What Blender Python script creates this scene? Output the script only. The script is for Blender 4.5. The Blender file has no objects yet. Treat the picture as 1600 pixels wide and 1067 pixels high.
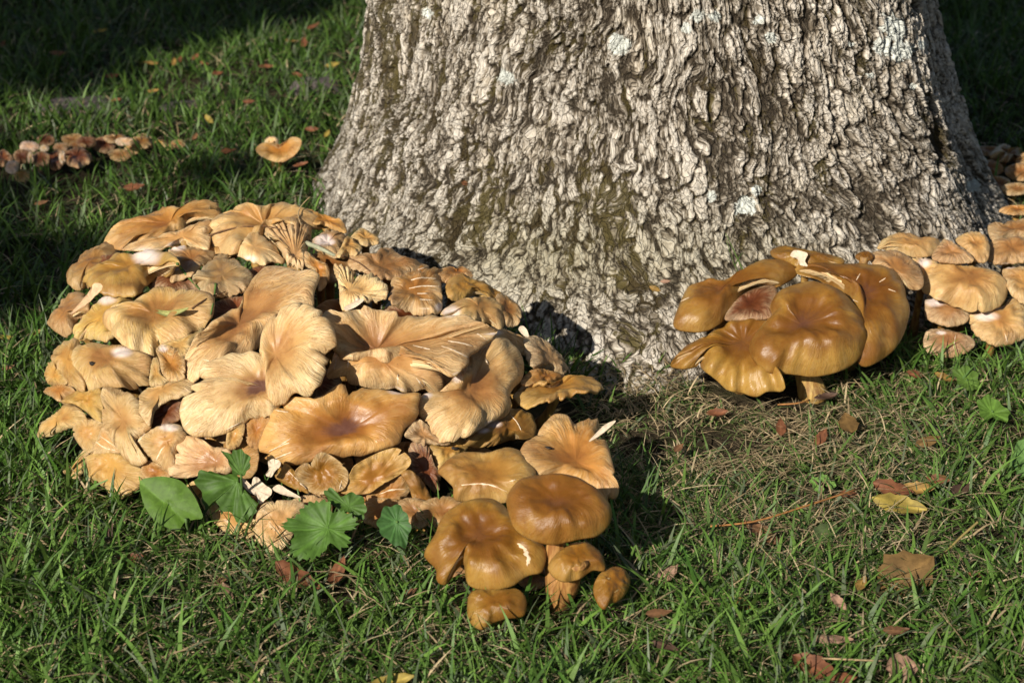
import bpy, math, random
import numpy as np
from mathutils import Vector, Matrix
from mathutils.bvhtree import BVHTree

random.seed(7); rng = np.random.default_rng(11)
S = bpy.context.scene; COL = S.collection
# ------------------------------------------------------------------ camera
CAM_H, PITCH, F = 0.72, math.radians(22), 2986.0
cam = bpy.data.cameras.new('camera'); co = bpy.data.objects.new('camera', cam); COL.objects.link(co)
co.location = (0, 0, CAM_H); co.rotation_euler = (math.pi/2-PITCH, 0, 0)
cam.sensor_width = 36; cam.lens = 36*F/1600; cam.clip_start = .05; cam.clip_end = 2000
cam.dof.use_dof = True; cam.dof.focus_distance = 1.62; cam.dof.aperture_fstop = 13
S.camera = co
# ------------------------------------------------------------------ light
SUN_AZ, SUN_EL = math.radians(31), math.radians(28.5)      # sun stands behind the camera, to its left
TO_SUN = Vector((-math.sin(SUN_AZ)*math.cos(SUN_EL), -math.cos(SUN_AZ)*math.cos(SUN_EL), math.sin(SUN_EL)))
W = bpy.data.worlds.new('World'); S.world = W; W.use_nodes = True
wn = W.node_tree; sky = wn.nodes.new('ShaderNodeTexSky'); sky.sky_type = 'NISHITA'; sky.sun_disc = False
sky.sun_elevation = SUN_EL; sky.sun_rotation = math.pi + SUN_AZ
wn.links.new(sky.outputs[0], wn.nodes['Background'].inputs[0]); wn.nodes['Background'].inputs[1].default_value = .05
sun = bpy.data.lights.new('sun', 'SUN'); sun.energy = 5.0; sun.angle = math.radians(.5); sun.color = (1, .93, .82)
so = bpy.data.objects.new('sun', sun); COL.objects.link(so)
so.rotation_euler = (-TO_SUN).to_track_quat('-Z', 'Y').to_euler()
S.view_settings.view_transform = 'Standard'; S.view_settings.look = 'None'
S.view_settings.exposure = 0.42; S.view_settings.gamma = 1

# ------------------------------------------------------------------ geometry helpers
CP = Vector((0, 0, CAM_H)); FW = Vector((0, math.cos(PITCH), -math.sin(PITCH))); UP = Vector((0, math.sin(PITCH), math.cos(PITCH)))
def ray(px, py): return FW + Vector((1, 0, 0))*((px-800)/F) + UP*((533.5-py)/F)
def at_z(px, py, z): d = ray(px, py); return CP + d*((z-CAM_H)/d.z)
def at_y(px, py, y): d = ray(px, py); return CP + d*(y/d.y)
def to_px(p):
    v = p - CP; f = v.dot(FW); return 800+F*v.x/f, 533.5-F*v.dot(UP)/f
def to_px_np(P):
    v = P - np.array(CP); f = v@np.array(FW); return 800+F*v[:, 0]/f, 533.5-F*(v@np.array(UP))/f

def _h(i, j, k, s=0):
    n = (i.astype(np.int64)*374761393 + j.astype(np.int64)*668265263 + k.astype(np.int64)*2147483647 + s*1274126177) & 0xffffffff
    n = ((n ^ (n >> 13))*1274126177) & 0xffffffff; n = ((n ^ (n >> 15))*2246822519) & 0xffffffff
    return ((n ^ (n >> 16)) & 0xffffff)/float(0xffffff)
def vnoise(P, s=0):
    I = np.floor(P).astype(np.int64); f = P-I; f = f*f*f*(f*(f*6-15)+10); o = 0
    for a in (0, 1):
        for b in (0, 1):
            for c in (0, 1):
                w = (f[:, 0] if a else 1-f[:, 0])*(f[:, 1] if b else 1-f[:, 1])*(f[:, 2] if c else 1-f[:, 2])
                o = o + w*_h(I[:, 0]+a, I[:, 1]+b, I[:, 2]+c, s)
    return o
def fbm(P, o=4, s=0):
    r = 0; a = .5; t = 0
    for k in range(o): r = r + a*vnoise(P*2**k+k*17.3, s+k); t += a; a *= .5
    return r/t
def voro(P, s=0):
    I = np.floor(P).astype(np.int64); f1 = np.full(len(P), 9.); f2 = f1.copy(); cid = np.zeros(len(P))
    for a in (-1, 0, 1):
        for b in (-1, 0, 1):
            for c in (-1, 0, 1):
                i, j, k = I[:, 0]+a, I[:, 1]+b, I[:, 2]+c
                d = np.sqrt((i+_h(i, j, k, s+1)-P[:, 0])**2+(j+_h(i, j, k, s+2)-P[:, 1])**2+(k+_h(i, j, k, s+3)-P[:, 2])**2)
                m = d < f1; f2 = np.where(m, f1, np.minimum(f2, d)); cid = np.where(m, _h(i, j, k, s+4), cid); f1 = np.where(m, d, f1)
    return f1, f2, cid
def sst(a, b, x): t = np.clip((x-a)/(b-a), 0, 1); return t*t*(3-2*t)

def mesh(name, V, Fc, smooth=True):
    me = bpy.data.meshes.new(name); V = np.asarray(V, dtype=np.float32)
    if isinstance(Fc, np.ndarray):
        n, k = Fc.shape; me.vertices.add(len(V)); me.vertices.foreach_set('co', V.ravel())
        me.loops.add(n*k); me.loops.foreach_set('vertex_index', Fc.astype(np.int32).ravel())
        me.polygons.add(n); me.polygons.foreach_set('loop_start', np.arange(0, n*k, k, dtype=np.int32))
        me.update(calc_edges=True)
    else: me.from_pydata(V.tolist(), [], Fc)
    if smooth: me.polygons.foreach_set('use_smooth', [True]*len(me.polygons))
    me.update(); return me
def attr(me, name, a, kind='FLOAT'):
    t = me.attributes.new(name, kind, 'POINT'); a = np.asarray(a, dtype=np.float32)
    t.data.foreach_set('vector' if kind == 'FLOAT_VECTOR' else 'color' if kind == 'FLOAT_COLOR' else 'value', a.ravel())
def link(name, me, mat=None, parent=None, loc=None):
    o = bpy.data.objects.new(name, me); COL.objects.link(o)
    if mat and me: me.materials.append(mat)
    if parent: o.parent = parent
    if loc is not None: o.location = loc
    return o
def tag(o, label, cat, group=None, kind=None):
    if label: o['label'] = label
    if cat: o['category'] = cat
    if group: o['group'] = group
    if kind: o['kind'] = kind
    return o
def grid_faces(nu, nv, closed=False):
    F_ = []
    for j in range(nv-1):
        for i in range(nu if closed else nu-1):
            F_.append((j*nu+i, j*nu+(i+1) % nu, (j+1)*nu+(i+1) % nu, (j+1)*nu+i))
    return F_
def tube(pts, rad, n=8):
    pts = [Vector(p) for p in pts]; V = []; m = len(pts)
    ref = Vector((.31, .2, .93)).normalized()
    for k, p in enumerate(pts):
        t = (pts[min(k+1, m-1)]-pts[max(k-1, 0)]).normalized()
        a = t.cross(ref)
        if a.length < .05: a = t.cross(Vector((1, 0, 0)))
        a.normalize(); b = t.cross(a); r = rad[k] if isinstance(rad, (list, tuple)) else rad
        for i in range(n): V.append(p+a*(r*math.cos(2*math.pi*i/n))+b*(r*math.sin(2*math.pi*i/n)))
    Fc = grid_faces(n, m, True); Fc.append(tuple(range(n))[::-1]); Fc.append(tuple((m-1)*n+i for i in range(n)))
    return V, Fc
def crom(P, closed, n):
    P = [tuple(p) for p in P]; m = len(P); out = []; segs = m if closed else m-1; sub = 14
    for i in range(segs):
        q = [P[(i+k) % m] if closed else P[min(max(i+k, 0), m-1)] for k in (-1, 0, 1, 2)]
        for s in range(sub):
            t = s/sub
            out.append([.5*(2*b+(c-a)*t+(2*a-5*b+4*c-d)*t*t+(3*b-a-3*c+d)*t**3) for a, b, c, d in zip(*q)])
    if not closed: out.append(list(P[-1]))
    A = np.array(out); B = np.vstack([A, A[:1]]) if closed else A
    L = np.r_[0, np.cumsum(np.hypot(*(np.diff(B[:, :2], axis=0).T)))]
    t = np.linspace(0, L[-1], n, endpoint=not closed)
    return np.stack([np.interp(t, L, B[:, k]) for k in range(B.shape[1])], 1)

# ------------------------------------------------------------------ material helpers
class N:
    def __init__(s, name):
        s.m = bpy.data.materials.new(name); s.m.use_nodes = True; s.t = s.m.node_tree
        s.b = s.t.nodes['Principled BSDF']; s.out = s.t.nodes['Material Output']
    def new(s, t, **k):
        n = s.t.nodes.new(t)
        for a, b in k.items(): setattr(n, a, b)
        return n
    def put(s, sock, v):
        if isinstance(v, bpy.types.NodeSocket): s.t.links.new(v, sock)
        else: sock.default_value = (*v, 1) if isinstance(v, tuple) and len(v) == 3 and sock.type == 'RGBA' else v
    def math(s, op, a, b=0., c=0., clamp=False):
        n = s.new('ShaderNodeMath', operation=op, use_clamp=clamp)
        for i, v in enumerate((a, b, c)): s.put(n.inputs[i], v)
        return n.outputs[0]
    def mix(s, f, a, b, mode='MIX'):
        n = s.new('ShaderNodeMix', data_type='RGBA', blend_type=mode); s.put(n.inputs[0], f); s.put(n.inputs[6], a); s.put(n.inputs[7], b)
        return n.outputs[2]
    def noise(s, vec, scale, detail=4, rough=.55):
        n = s.new('ShaderNodeTexNoise'); n.inputs['Scale'].default_value = scale; n.inputs['Detail'].default_value = detail; n.inputs['Roughness'].default_value = rough
        if vec is not None: s.put(n.inputs['Vector'], vec)
        return n.outputs['Fac']
    def attr(s, name, out='Fac'):
        return s.new('ShaderNodeAttribute', attribute_name=name).outputs[out]
    def ramp(s, f, a, b):
        n = s.new('ShaderNodeMapRange', interpolation_type='SMOOTHSTEP'); s.put(n.inputs[0], f); n.inputs[1].default_value = a; n.inputs[2].default_value = b
        return n.outputs[0]
    def vmul(s, v, w):
        n = s.new('ShaderNodeVectorMath', operation='MULTIPLY'); s.put(n.inputs[0], v); n.inputs[1].default_value = w; return n.outputs[0]
    def vadd(s, v, w):
        n = s.new('ShaderNodeVectorMath', operation='ADD'); s.put(n.inputs[0], v); s.put(n.inputs[1], w); return n.outputs[0]
    def obj(s): return s.new('ShaderNodeTexCoord').outputs['Object']
    def pos(s): return s.new('ShaderNodeNewGeometry').outputs['Position']
    def bump(s, h, strength, dist, normal=None):
        n = s.new('ShaderNodeBump'); n.inputs['Strength'].default_value = strength; n.inputs['Distance'].default_value = dist
        s.put(n.inputs['Height'], h)
        if normal is not None: s.put(n.inputs['Normal'], normal)
        return n.outputs[0]
    def set(s, **k):
        for a, v in k.items(): s.put(s.b.inputs[a.replace('_', ' ')], v)
        return s.m

def mat_cap():
    n = N('mushroom_cap'); oi = n.new('ShaderNodeObjectInfo'); pol0 = n.attr('polar', 'Vector'); base = oi.outputs['Color']; dn = n.new('ShaderNodeTexNoise'); n.put(dn.inputs['Vector'], n.pos()); dn.inputs['Scale'].default_value = 26; dn.inputs['Detail'].default_value = 2
    pol = n.vadd(pol0, n.vmul(n.vadd(dn.outputs['Color'], (-.5, -.5, -.5)), (.5, .5, .25)))
    rnd = n.new('ShaderNodeVectorMath', operation='SCALE'); n.put(rnd.inputs[0], (1., 3., 7.)); n.put(rnd.inputs['Scale'], n.math('MULTIPLY', oi.outputs['Random'], 40.))
    sep = n.new('ShaderNodeSeparateXYZ'); n.put(sep.inputs[0], pol); s_ = sep.outputs[2]
    streak = n.noise(n.vadd(n.vmul(pol, (13, 13, 1.6)), rnd.outputs[0]), 1, 4, .6)
    fine = n.noise(n.vadd(n.vmul(pol, (34, 34, 1.3)), rnd.outputs[0]), 1, 3, .6)
    blot = n.noise(n.vadd(n.pos(), rnd.outputs[0]), 38, 4, .6)
    ctr = n.attr('ctr'); dust = n.attr('dust')
    mr = n.ramp(s_, .22, .8)
    al = oi.outputs['Alpha']; big = n.noise(n.vadd(n.pos(), rnd.outputs[0]), 17, 3, .5)
    inn = n.math('MULTIPLY', n.ramp(n.math('ADD', s_, n.math('MULTIPLY_ADD', big, .9, -.45)), .85, .2), .75)
    b0 = n.mix(inn, base, n.mix(1., base, (.74, .54, .32), 'MULTIPLY'))
    b0 = n.mix(n.math('MULTIPLY', n.ramp(s_, .62, 1.), n.math('MULTIPLY', al, .36)), b0, (.74, .58, .35))  # paler margin: cap's own cream plus low-sun brightness put into the colour
    c = n.mix(n.math('MULTIPLY', n.math('MULTIPLY', n.ramp(streak, .44, .66), al), n.math('MULTIPLY', mr, .5)), b0, (.74, .57, .34))
    c = n.mix(n.math('MULTIPLY', n.math('MULTIPLY', n.ramp(fine, .49, .66), al), n.math('MULTIPLY', mr, .55)), c, n.mix(1., base, (.40, .26, .15), 'MULTIPLY'))
    c = n.mix(n.math('MULTIPLY', n.ramp(blot, .44, .70), .6), c, n.mix(1., c, (.72, .56, .42), 'MULTIPLY'))
    c = n.mix(n.math('MULTIPLY', n.ramp(big, .46, .70), n.math('MULTIPLY_ADD', al, -.25, .75)), c, n.mix(1., c, (.66, .50, .38), 'MULTIPLY'))
    wobble = n.math('MULTIPLY_ADD', blot, .8, n.math('MULTIPLY_ADD', streak, .4, -.6))
    cf = n.math('ADD', ctr, n.math('MULTIPLY', wobble, n.ramp(ctr, .02, .4)), clamp=True)
    c = n.mix(n.math('MULTIPLY', n.ramp(cf, .06, .72), .85), c, n.mix(1., base, (.42, .28, .22), 'MULTIPLY'))
    c = n.mix(n.math('MULTIPLY', n.ramp(cf, .7, 1.0), .8), c, (.075, .032, .03))
    hb = n.math('MULTIPLY', n.ramp(n.math('ADD', big, n.math('MULTIPLY_ADD', blot, .5, -.25)), .40, .62), n.math('MULTIPLY_ADD', al, -1.6, .75, clamp=True))
    c = n.mix(hb, c, n.mix(1., base, (.50, .36, .3), 'MULTIPLY'))
    mot = n.noise(n.vadd(n.pos(), rnd.outputs[0]), 150, 5, .65); c = n.mix(n.math('MULTIPLY', n.ramp(mot, .48, .68), .38), c, n.mix(1., c, (.62, .5, .4), 'MULTIPLY'))
    speck = n.noise(n.pos(), 430, 1, .5)
    c = n.mix(n.math('MULTIPLY', n.ramp(speck, .73, .77), .5), c, (.12, .06, .03))
    c = n.mix(n.math('MULTIPLY', n.ramp(n.math('ADD', dust, n.math('MULTIPLY_ADD', blot, .6, -.3)), .35, .95), .8), c, (.72, .62, .57))
    gr = n.noise(n.pos(), 900, 2, .6)
    h = n.math('ADD', n.math('MULTIPLY', n.math('MULTIPLY', n.math('ADD', streak, n.math('MULTIPLY', fine, .8)), mr), n.math('MULTIPLY_ADD', al, .8, .2)), n.math('MULTIPLY_ADD', gr, .06, n.math('MULTIPLY', blot, .5)))
    rough = n.math('ADD', n.math('MULTIPLY_ADD', blot, .26, n.math('MULTIPLY_ADD', al, .06, .22)), n.math('MULTIPLY', dust, .3))
    bm = n.bump(h, .7, .0026)
    n.set(Base_Color=c, Roughness=rough, Normal=bm)
    n.b.inputs['Specular IOR Level'].default_value = .34
    n.b.inputs['Subsurface Weight'].default_value = .12; n.b.inputs['Subsurface Radius'].default_value = (1, .45, .18); n.b.inputs['Subsurface Scale'].default_value = .004
    return n.m
def mat_gill():
    n = N('gills'); oi = n.new('ShaderNodeObjectInfo'); pol = n.attr('polar', 'Vector')
    st = n.noise(n.vmul(pol, (42, 42, .6)), 1, 2, .5)
    c = n.mix(n.ramp(st, .35, .7), n.mix(1., oi.outputs['Color'], (.55, .42, .3), 'MULTIPLY'), oi.outputs['Color'])
    n.set(Base_Color=c, Roughness=.7, Normal=n.bump(st, .7, .002)); n.b.inputs['Specular IOR Level'].default_value = .2
    n.b.inputs['Subsurface Weight'].default_value = .1; n.b.inputs['Subsurface Scale'].default_value = .003
    return n.m
def mat_stem():
    n = N('stem'); p = n.pos(); oi = n.new('ShaderNodeObjectInfo')
    st = n.noise(n.vmul(p, (220, 220, 22)), 1, 4, .6); bl = n.noise(p, 60, 3)
    c = n.mix(n.ramp(st, .35, .7), n.mix(1., oi.outputs['Color'], (.45, .33, .25), 'MULTIPLY'), oi.outputs['Color'])
    c = n.mix(n.math('MULTIPLY', n.ramp(bl, .5, .75), .6), c, (.12, .055, .025))
    n.set(Base_Color=c, Roughness=.65, Normal=n.bump(st, .7, .002)); return n.m
def mat_simple(name, col, var=(.6, .6, .6), scale=120, rough=.7, spec=.25, bump=.4):
    n = N(name); p = n.pos(); a = n.noise(p, scale, 4, .6)
    c = n.mix(n.ramp(a, .35, .7), n.mix(1., col, var, 'MULTIPLY'), col)
    n.set(Base_Color=c, Roughness=rough, Normal=n.bump(a, bump, .001)); n.b.inputs['Specular IOR Level'].default_value = spec; return n.m
def mat_leafy(name, transl=.25, rough=.5, spec=.3):
    """blades and leaves: colour from the vertex attribute 'col', some light passes through"""
    n = N(name); c = n.attr('col', 'Color'); a = n.noise(n.pos(), 260, 3, .6)
    c2 = n.mix(n.math('MULTIPLY', n.ramp(a, .35, .7), .45), c, n.mix(1., c, (.5, .5, .5), 'MULTIPLY'))
    n.set(Base_Color=c2, Roughness=rough); n.b.inputs['Specular IOR Level'].default_value = spec
    n.put(n.b.inputs['Normal'], n.bump(a, .25, .001))
    t = n.new('ShaderNodeBsdfTranslucent'); n.put(t.inputs[0], n.mix(1., c2, (1.0, 1.0, .6), 'MULTIPLY'))
    mx = n.new('ShaderNodeMixShader'); mx.inputs[0].default_value = transl
    n.t.links.new(n.b.outputs[0], mx.inputs[1]); n.t.links.new(t.outputs[0], mx.inputs[2]); n.t.links.new(mx.outputs[0], n.out.inputs[0])
    return n.m
def mat_bark():
    n = N('bark'); p = n.pos(); h = n.attr('bark_h'); moss = n.attr('moss'); lich = n.attr('lichen'); low = n.attr('low')
    bq = n.attr('bq', 'Vector'); a = n.noise(bq, 105, 6, .66); f = n.noise(bq, 360, 5, .7); g = n.noise(p, 22, 4, .6)
    wq = n.new('ShaderNodeTexNoise'); n.put(wq.inputs['Vector'], bq); wq.inputs['Scale'].default_value = 160
    vq = n.vadd(bq, n.vmul(wq.outputs['Color'], (.006, .006, .006)))
    cr = n.new('ShaderNodeTexVoronoi', feature='DISTANCE_TO_EDGE'); n.put(cr.inputs['Vector'], vq); cr.inputs['Scale'].default_value = 230
    crk = n.ramp(cr.outputs['Distance'], .0, .11)
    hv = n.math('ADD', n.math('MULTIPLY', h, 1.15), n.math('MULTIPLY_ADD', a, 1.5, n.math('MULTIPLY_ADD', f, 1.3, -1.46)))
    hv = n.math('ADD', hv, n.math('MULTIPLY_ADD', crk, .28, -.26))
    c = n.mix(n.ramp(hv, .10, .36), (.05, .038, .025), (.175, .145, .108))
    c = n.mix(n.ramp(hv, .34, .62), c, (.41, .36, .295))
    c = n.mix(n.math('MULTIPLY', n.ramp(hv, .58, .9), .95), c, (.68, .62, .535))
    c = n.mix(n.math('MULTIPLY', n.ramp(g, .5, .68), .3), c, n.mix(1., c, (.8, .72, .55), 'MULTIPLY'))
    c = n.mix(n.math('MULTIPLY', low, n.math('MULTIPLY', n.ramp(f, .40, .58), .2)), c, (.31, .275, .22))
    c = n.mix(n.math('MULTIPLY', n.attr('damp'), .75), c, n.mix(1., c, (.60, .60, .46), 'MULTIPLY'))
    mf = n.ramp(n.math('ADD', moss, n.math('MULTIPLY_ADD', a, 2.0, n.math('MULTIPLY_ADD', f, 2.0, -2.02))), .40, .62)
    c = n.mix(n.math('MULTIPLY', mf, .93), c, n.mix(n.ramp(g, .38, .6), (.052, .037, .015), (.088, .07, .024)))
    lf = n.ramp(n.math('ADD', lich, n.math('MULTIPLY_ADD', f, 1.4, n.math('MULTIPLY_ADD', a, 1.6, -1.5))), .40, .55)
    c = n.mix(n.math('MULTIPLY', lf, n.ramp(lich, .05, .2)), c, (.66, .68, .62))
    rust = n.ramp(n.noise(p, 31, 2), .76, .8); c = n.mix(n.math('MULTIPLY', rust, .5), c, (.3, .11, .05))
    hh = n.math('ADD', n.math('MULTIPLY_ADD', crk, .35, n.math('MULTIPLY', a, 1.0)), n.math('MULTIPLY', f, .7))
    n.set(Base_Color=c, Roughness=.85, Normal=n.bump(hh, 1., .006)); n.b.inputs['Specular IOR Level'].default_value = .15
    return n.m
def mat_soil():
    n = N('soil'); p = n.pos(); a = n.noise(p, 14, 6, .65); b = n.noise(p, 160, 5, .7); g = n.noise(p, 1.2, 3)
    c = n.mix(n.ramp(b, .35, .7), (.022, .016, .009), (.085, .065, .038))
    c = n.mix(n.math('MULTIPLY', n.ramp(a, .45, .65), .55), c, (.045, .055, .016))
    far = n.new('ShaderNodeVectorMath', operation='LENGTH'); n.put(far.inputs[0], p)
    c = n.mix(n.ramp(far.outputs['Value'], 4.5, 7.), c, n.mix(g, (.03, .06, .012), (.06, .1, .02)))
    n.set(Base_Color=c, Roughness=.95, Normal=n.bump(n.math('ADD', a, b), .8, .012)); n.b.inputs['Specular IOR Level'].default_value = .1
    return n.m
M_CAP, M_GILL, M_STEM, M_BARK, M_SOIL = mat_cap(), mat_gill(), mat_stem(), mat_bark(), mat_soil()
M_GRASS = mat_leafy('grass', .22, .5, .3); M_LEAF = mat_leafy('weed_leaf', .2, .55, .25); M_DRY = mat_leafy('dry_leaf', .15, .6, .25)
M_FLESH = mat_simple('white_flesh', (.76, .64, .48), (.8, .7, .6), 300, .7)
M_CRUMB = mat_simple('dark_crumb', (.03, .022, .016)); M_CLOD = mat_simple('soil_clod', (.12, .10, .095), (.5, .5, .5), 90, .95, .1, 1.)
M_TWIG = mat_simple('twig', (.16, .085, .04), (.6, .6, .6), 200, .8)
M_STRAWTWIG = mat_simple('straw', (.42, .30, .16), (.6, .6, .6), 200, .7)

# ------------------------------------------------------------------ ground
def ground_z(X, Y):
    P = np.stack([X*3.1, Y*3.1, np.zeros_like(X)], 1); Q = np.stack([X*14, Y*14, np.zeros_like(X)+3], 1)
    near = np.exp(-((X/3)**2+((Y-2)/3)**2))
    return ((fbm(P, 2, 5)-.5)*.02+(fbm(Q, 2, 6)-.5)*.010)*near - .003
gx = np.r_[-300, -120, -50, -22, -10, -5, np.linspace(-2.5, 2.5, 160), 5, 10, 22, 50, 120, 300]
gy = np.r_[-300, -120, -50, -20, -8, -3, -1, np.linspace(0, 5, 160), 7, 10, 16, 30, 70, 150, 400]
GX, GY = np.meshgrid(gx, gy); gz = ground_z(GX.ravel(), GY.ravel())
ge = mesh('ground', np.stack([GX.ravel(), GY.ravel(), gz], 1), grid_faces(len(gx), len(gy)))
g_o = link('ground', ge, M_SOIL); g_o['kind'] = 'structure'

# ------------------------------------------------------------------ big tree
TX, TY = .172, 2.2
def trunk_r(phi, z):
    """phi: angle round the axis, -90 deg faces the camera"""
    zz = np.maximum(z, -.04); r = .235 + .065*np.exp(-np.maximum(zz, 0)/1.6) + .12*np.exp(-zz/.2)
    def g(c, w): d = (phi-math.radians(c)+math.pi) % (2*math.pi)-math.pi; return np.exp(-(d/math.radians(w))**2)
    fl = np.exp(-zz/.085)
    r = r + g(-97, 15)*.125*fl + g(-128, 14)*.045*fl + g(-36, 24)*.022 + g(-172, 22)*-.012*fl + g(-8, 20)*-.004*fl + g(60, 25)*.1*fl + g(130, 22)*.08*fl
    r = r + .012*np.sin(phi*5+.6)*np.exp(-zz/.5) + .007*np.sin(phi*9+2)*np.exp(-zz/.9)
    return r
def build_tree():
    front = np.radians(np.linspace(-200, 20, 900)); back = np.radians(np.linspace(20, 160, 42)[1:-1]); ph = np.r_[front, back]
    zs = np.r_[np.linspace(-.03, .31, 350), .31+np.geomspace(.002, 4.4, 56)]
    PH, Z = np.meshgrid(ph, zs); PH = PH.ravel(); Z = Z.ravel(); R0 = trunk_r(PH, Z)
    cx = TX-.08*np.minimum(Z, .6); cs, sn = np.cos(PH), np.sin(PH)
    P = np.stack([cx+R0*cs, TY+R0*sn, Z], 1)
    # grain leans outward with the flare
    lean = np.exp(-np.maximum(Z, 0)/.16)
    gu = (PH+math.pi/2)*.4*(1-.28*lean); Q = np.stack([gu, Z, R0*.3], 1)
    wob = np.stack([fbm(Q*9, 3, 21)-.5, fbm(Q*9, 3, 22)-.5, np.zeros(len(Q))], 1); wob2 = np.stack([fbm(Q*70, 2, 23)-.5, fbm(Q*70, 2, 24)-.5, np.zeros(len(Q))], 1)
    q = Q+wob*.04+wob2*.010
    stretch = np.clip(.34+.42*lean, .3, .8)
    qs = q*np.stack([np.ones(len(Q)), stretch, np.ones(len(Q))], 1)
    ridge = np.clip(1-np.abs(2*fbm(qs*np.array([40, 30, 20]), 3, 31)-1)*2.2, 0, 1)
    f1, f2, cid = voro(qs*np.array([98, 92, 20]), 41); crack = sst(.015, .17, f2-f1)
    g1, g2, gid = voro(qs*np.array([215, 215, 20])+9, 45); crack2 = sst(.02, .2, g2-g1)
    rough = fbm(q*150, 3, 51); big = fbm(qs*11, 3, 61)
    # long vertical splits, deepest on the right flank
    sp = np.abs(2*fbm(q*np.array([24, 5.0, 1]), 2, 77)-1); split = sst(.0, .075, sp); rightw = sst(-1.45, -.75, PH)*sst(.02, .10, Z)
    split = 1-(1-split)*np.clip(rightw*.9+.22*sst(.05, .15, Z), 0, 1)
    hgt = .40*crack*(.5+.65*cid)+.22*crack2*(.4+.8*gid)+.26*rough+.14*ridge; hgt = hgt*(.35+.65*split)
    disp = .0145*(hgt-.45)+.012*(big-.5) - .009*(1-split)
    disp = disp*(1-.55*lean)
    P[:, 0] += cs*disp; P[:, 1] += sn*disp; P[:, 2] += disp*.3*lean
    me = mesh('trunk', P, np.array(grid_faces(len(ph), len(zs), True)))
    lo, hi = np.percentile(hgt, (2, 98)); hn = np.clip((hgt-lo)/(hi-lo), 0, 1)
    px, py = to_px_np(P)
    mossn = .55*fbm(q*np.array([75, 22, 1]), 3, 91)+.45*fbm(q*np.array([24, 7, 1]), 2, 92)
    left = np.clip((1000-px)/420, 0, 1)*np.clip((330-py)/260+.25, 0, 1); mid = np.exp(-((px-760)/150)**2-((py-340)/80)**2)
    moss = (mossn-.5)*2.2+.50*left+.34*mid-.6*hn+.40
    lich = np.zeros(len(P))
    for x, y, r in ((1090, 26, 11), (1118, 27, 10), (1072, 44, 10), (968, 70, 17), (1395, 45, 22), (1408, 78, 20), (1378, 72, 14), (1165, 322, 16), (1112, 308, 9), (668, 22, 8), (550, 46, 6), (790, 122, 12),
                    (1330, 70, 5), (1425, 135, 6), (1182, 298, 9), (1186, 30, 8), (1205, 60, 10), (1360, 118, 6), (1520, 290, 12), (1440, 70, 7)):
        lich = np.maximum(lich, np.exp(-(((px-x)/r)**2+((py-y)/r)**2))*1.05*(Z < .4))
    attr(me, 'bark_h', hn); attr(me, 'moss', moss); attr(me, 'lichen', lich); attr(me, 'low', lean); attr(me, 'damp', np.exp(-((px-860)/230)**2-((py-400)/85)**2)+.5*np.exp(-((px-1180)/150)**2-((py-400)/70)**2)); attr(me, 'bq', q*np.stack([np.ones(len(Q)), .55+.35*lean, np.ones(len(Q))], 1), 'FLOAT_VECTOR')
    root = link('broadleaf_tree', None, loc=(TX, TY, 0))
    tag(root, 'thick old tree with rough grey furrowed bark and flaring roots', 'tree')
    for v in me.vertices: pass
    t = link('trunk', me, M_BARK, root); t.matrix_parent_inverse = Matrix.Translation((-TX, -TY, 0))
    return root
big_tree = build_tree()

def leaf_cloud(centers, per, size, cols, seed):
    r = np.random.default_rng(seed); C = np.repeat(np.array([c[:3] for c in centers]), per, 0); Rr = np.repeat(np.array([c[3] for c in centers]), per)
    d = r.normal(size=(len(C), 3)); d /= np.linalg.norm(d, axis=1)[:, None]; C = C+d*(Rr*r.random(len(C))**.45)[:, None]*np.array([1, 1, .75])
    a = r.normal(size=(len(C), 3)); a /= np.linalg.norm(a, axis=1)[:, None]; b = np.cross(a, r.normal(size=(len(C), 3))); b /= np.linalg.norm(b, axis=1)[:, None]
    L = size*(.7+.6*r.random(len(C)))[:, None]
    V = np.stack([C-a*L, C+b*L*.45, C+a*L, C-b*L*.45], 1).reshape(-1, 3); Fq = np.arange(len(V)).reshape(-1, 4)
    me = mesh('crown', V, Fq, False); k = r.integers(0, len(cols), len(C)); c = np.array(cols)[k]*(.7+.6*r.random(len(C)))[:, None]
    attr(me, 'col', np.c_[np.repeat(c, 4, 0), np.ones(len(V))], 'FLOAT_COLOR'); return me
def limbs(name, parent, segs, off):
    V = []; Fc = []
    for pts, r0, r1 in segs:
        q = crom(pts, False, 10); v, f = tube([Vector(p) for p in q], [r0+(r1-r0)*k/9 for k in range(10)], 8)
        Fc += [tuple(i+len(V) for i in t) for t in f]; V += v
    me = mesh(name, V, Fc); attr(me, 'bq', V, 'FLOAT_VECTOR'); attr(me, 'damp', [0.]*len(V)); attr(me, 'bark_h', [.5]*len(V)); attr(me, 'moss', [0.]*len(V)); attr(me, 'lichen', [0.]*len(V)); attr(me, 'low', [0.]*len(V))
    o = link(name, me, M_BARK, parent); o.matrix_parent_inverse = Matrix.Translation(-Vector(off)); return o
LEAFCOL = [(.05, .09, .02), (.07, .11, .02), (.16, .12, .02), (.2, .09, .02)]
o = (TX, TY, 0); cl = []
sg = []
for k in range(9):
    a = k*2.4; rr = 1.3+.5*random.random(); z = 5.4+1.6*random.random(); e = (TX-.05+rr*math.cos(a), TY+rr*math.sin(a), z)
    sg.append(([(TX-.048, TY, 4.3), (TX-.05+.4*rr*math.cos(a), TY+.4*rr*math.sin(a), 4.9+.1*k % 1), e], .13, .03)); cl += [(*e, .8), (e[0]*.6, TY+(e[1]-TY)*.6, z+.7, .8)]
limbs('limbs', big_tree, sg, o)
c_o = link('crown', leaf_cloud(cl, 420, .07, LEAFCOL, 3), M_LEAF, big_tree); c_o.matrix_parent_inverse = Matrix.Translation(-Vector(o)); c_o['kind'] = 'stuff'

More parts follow.
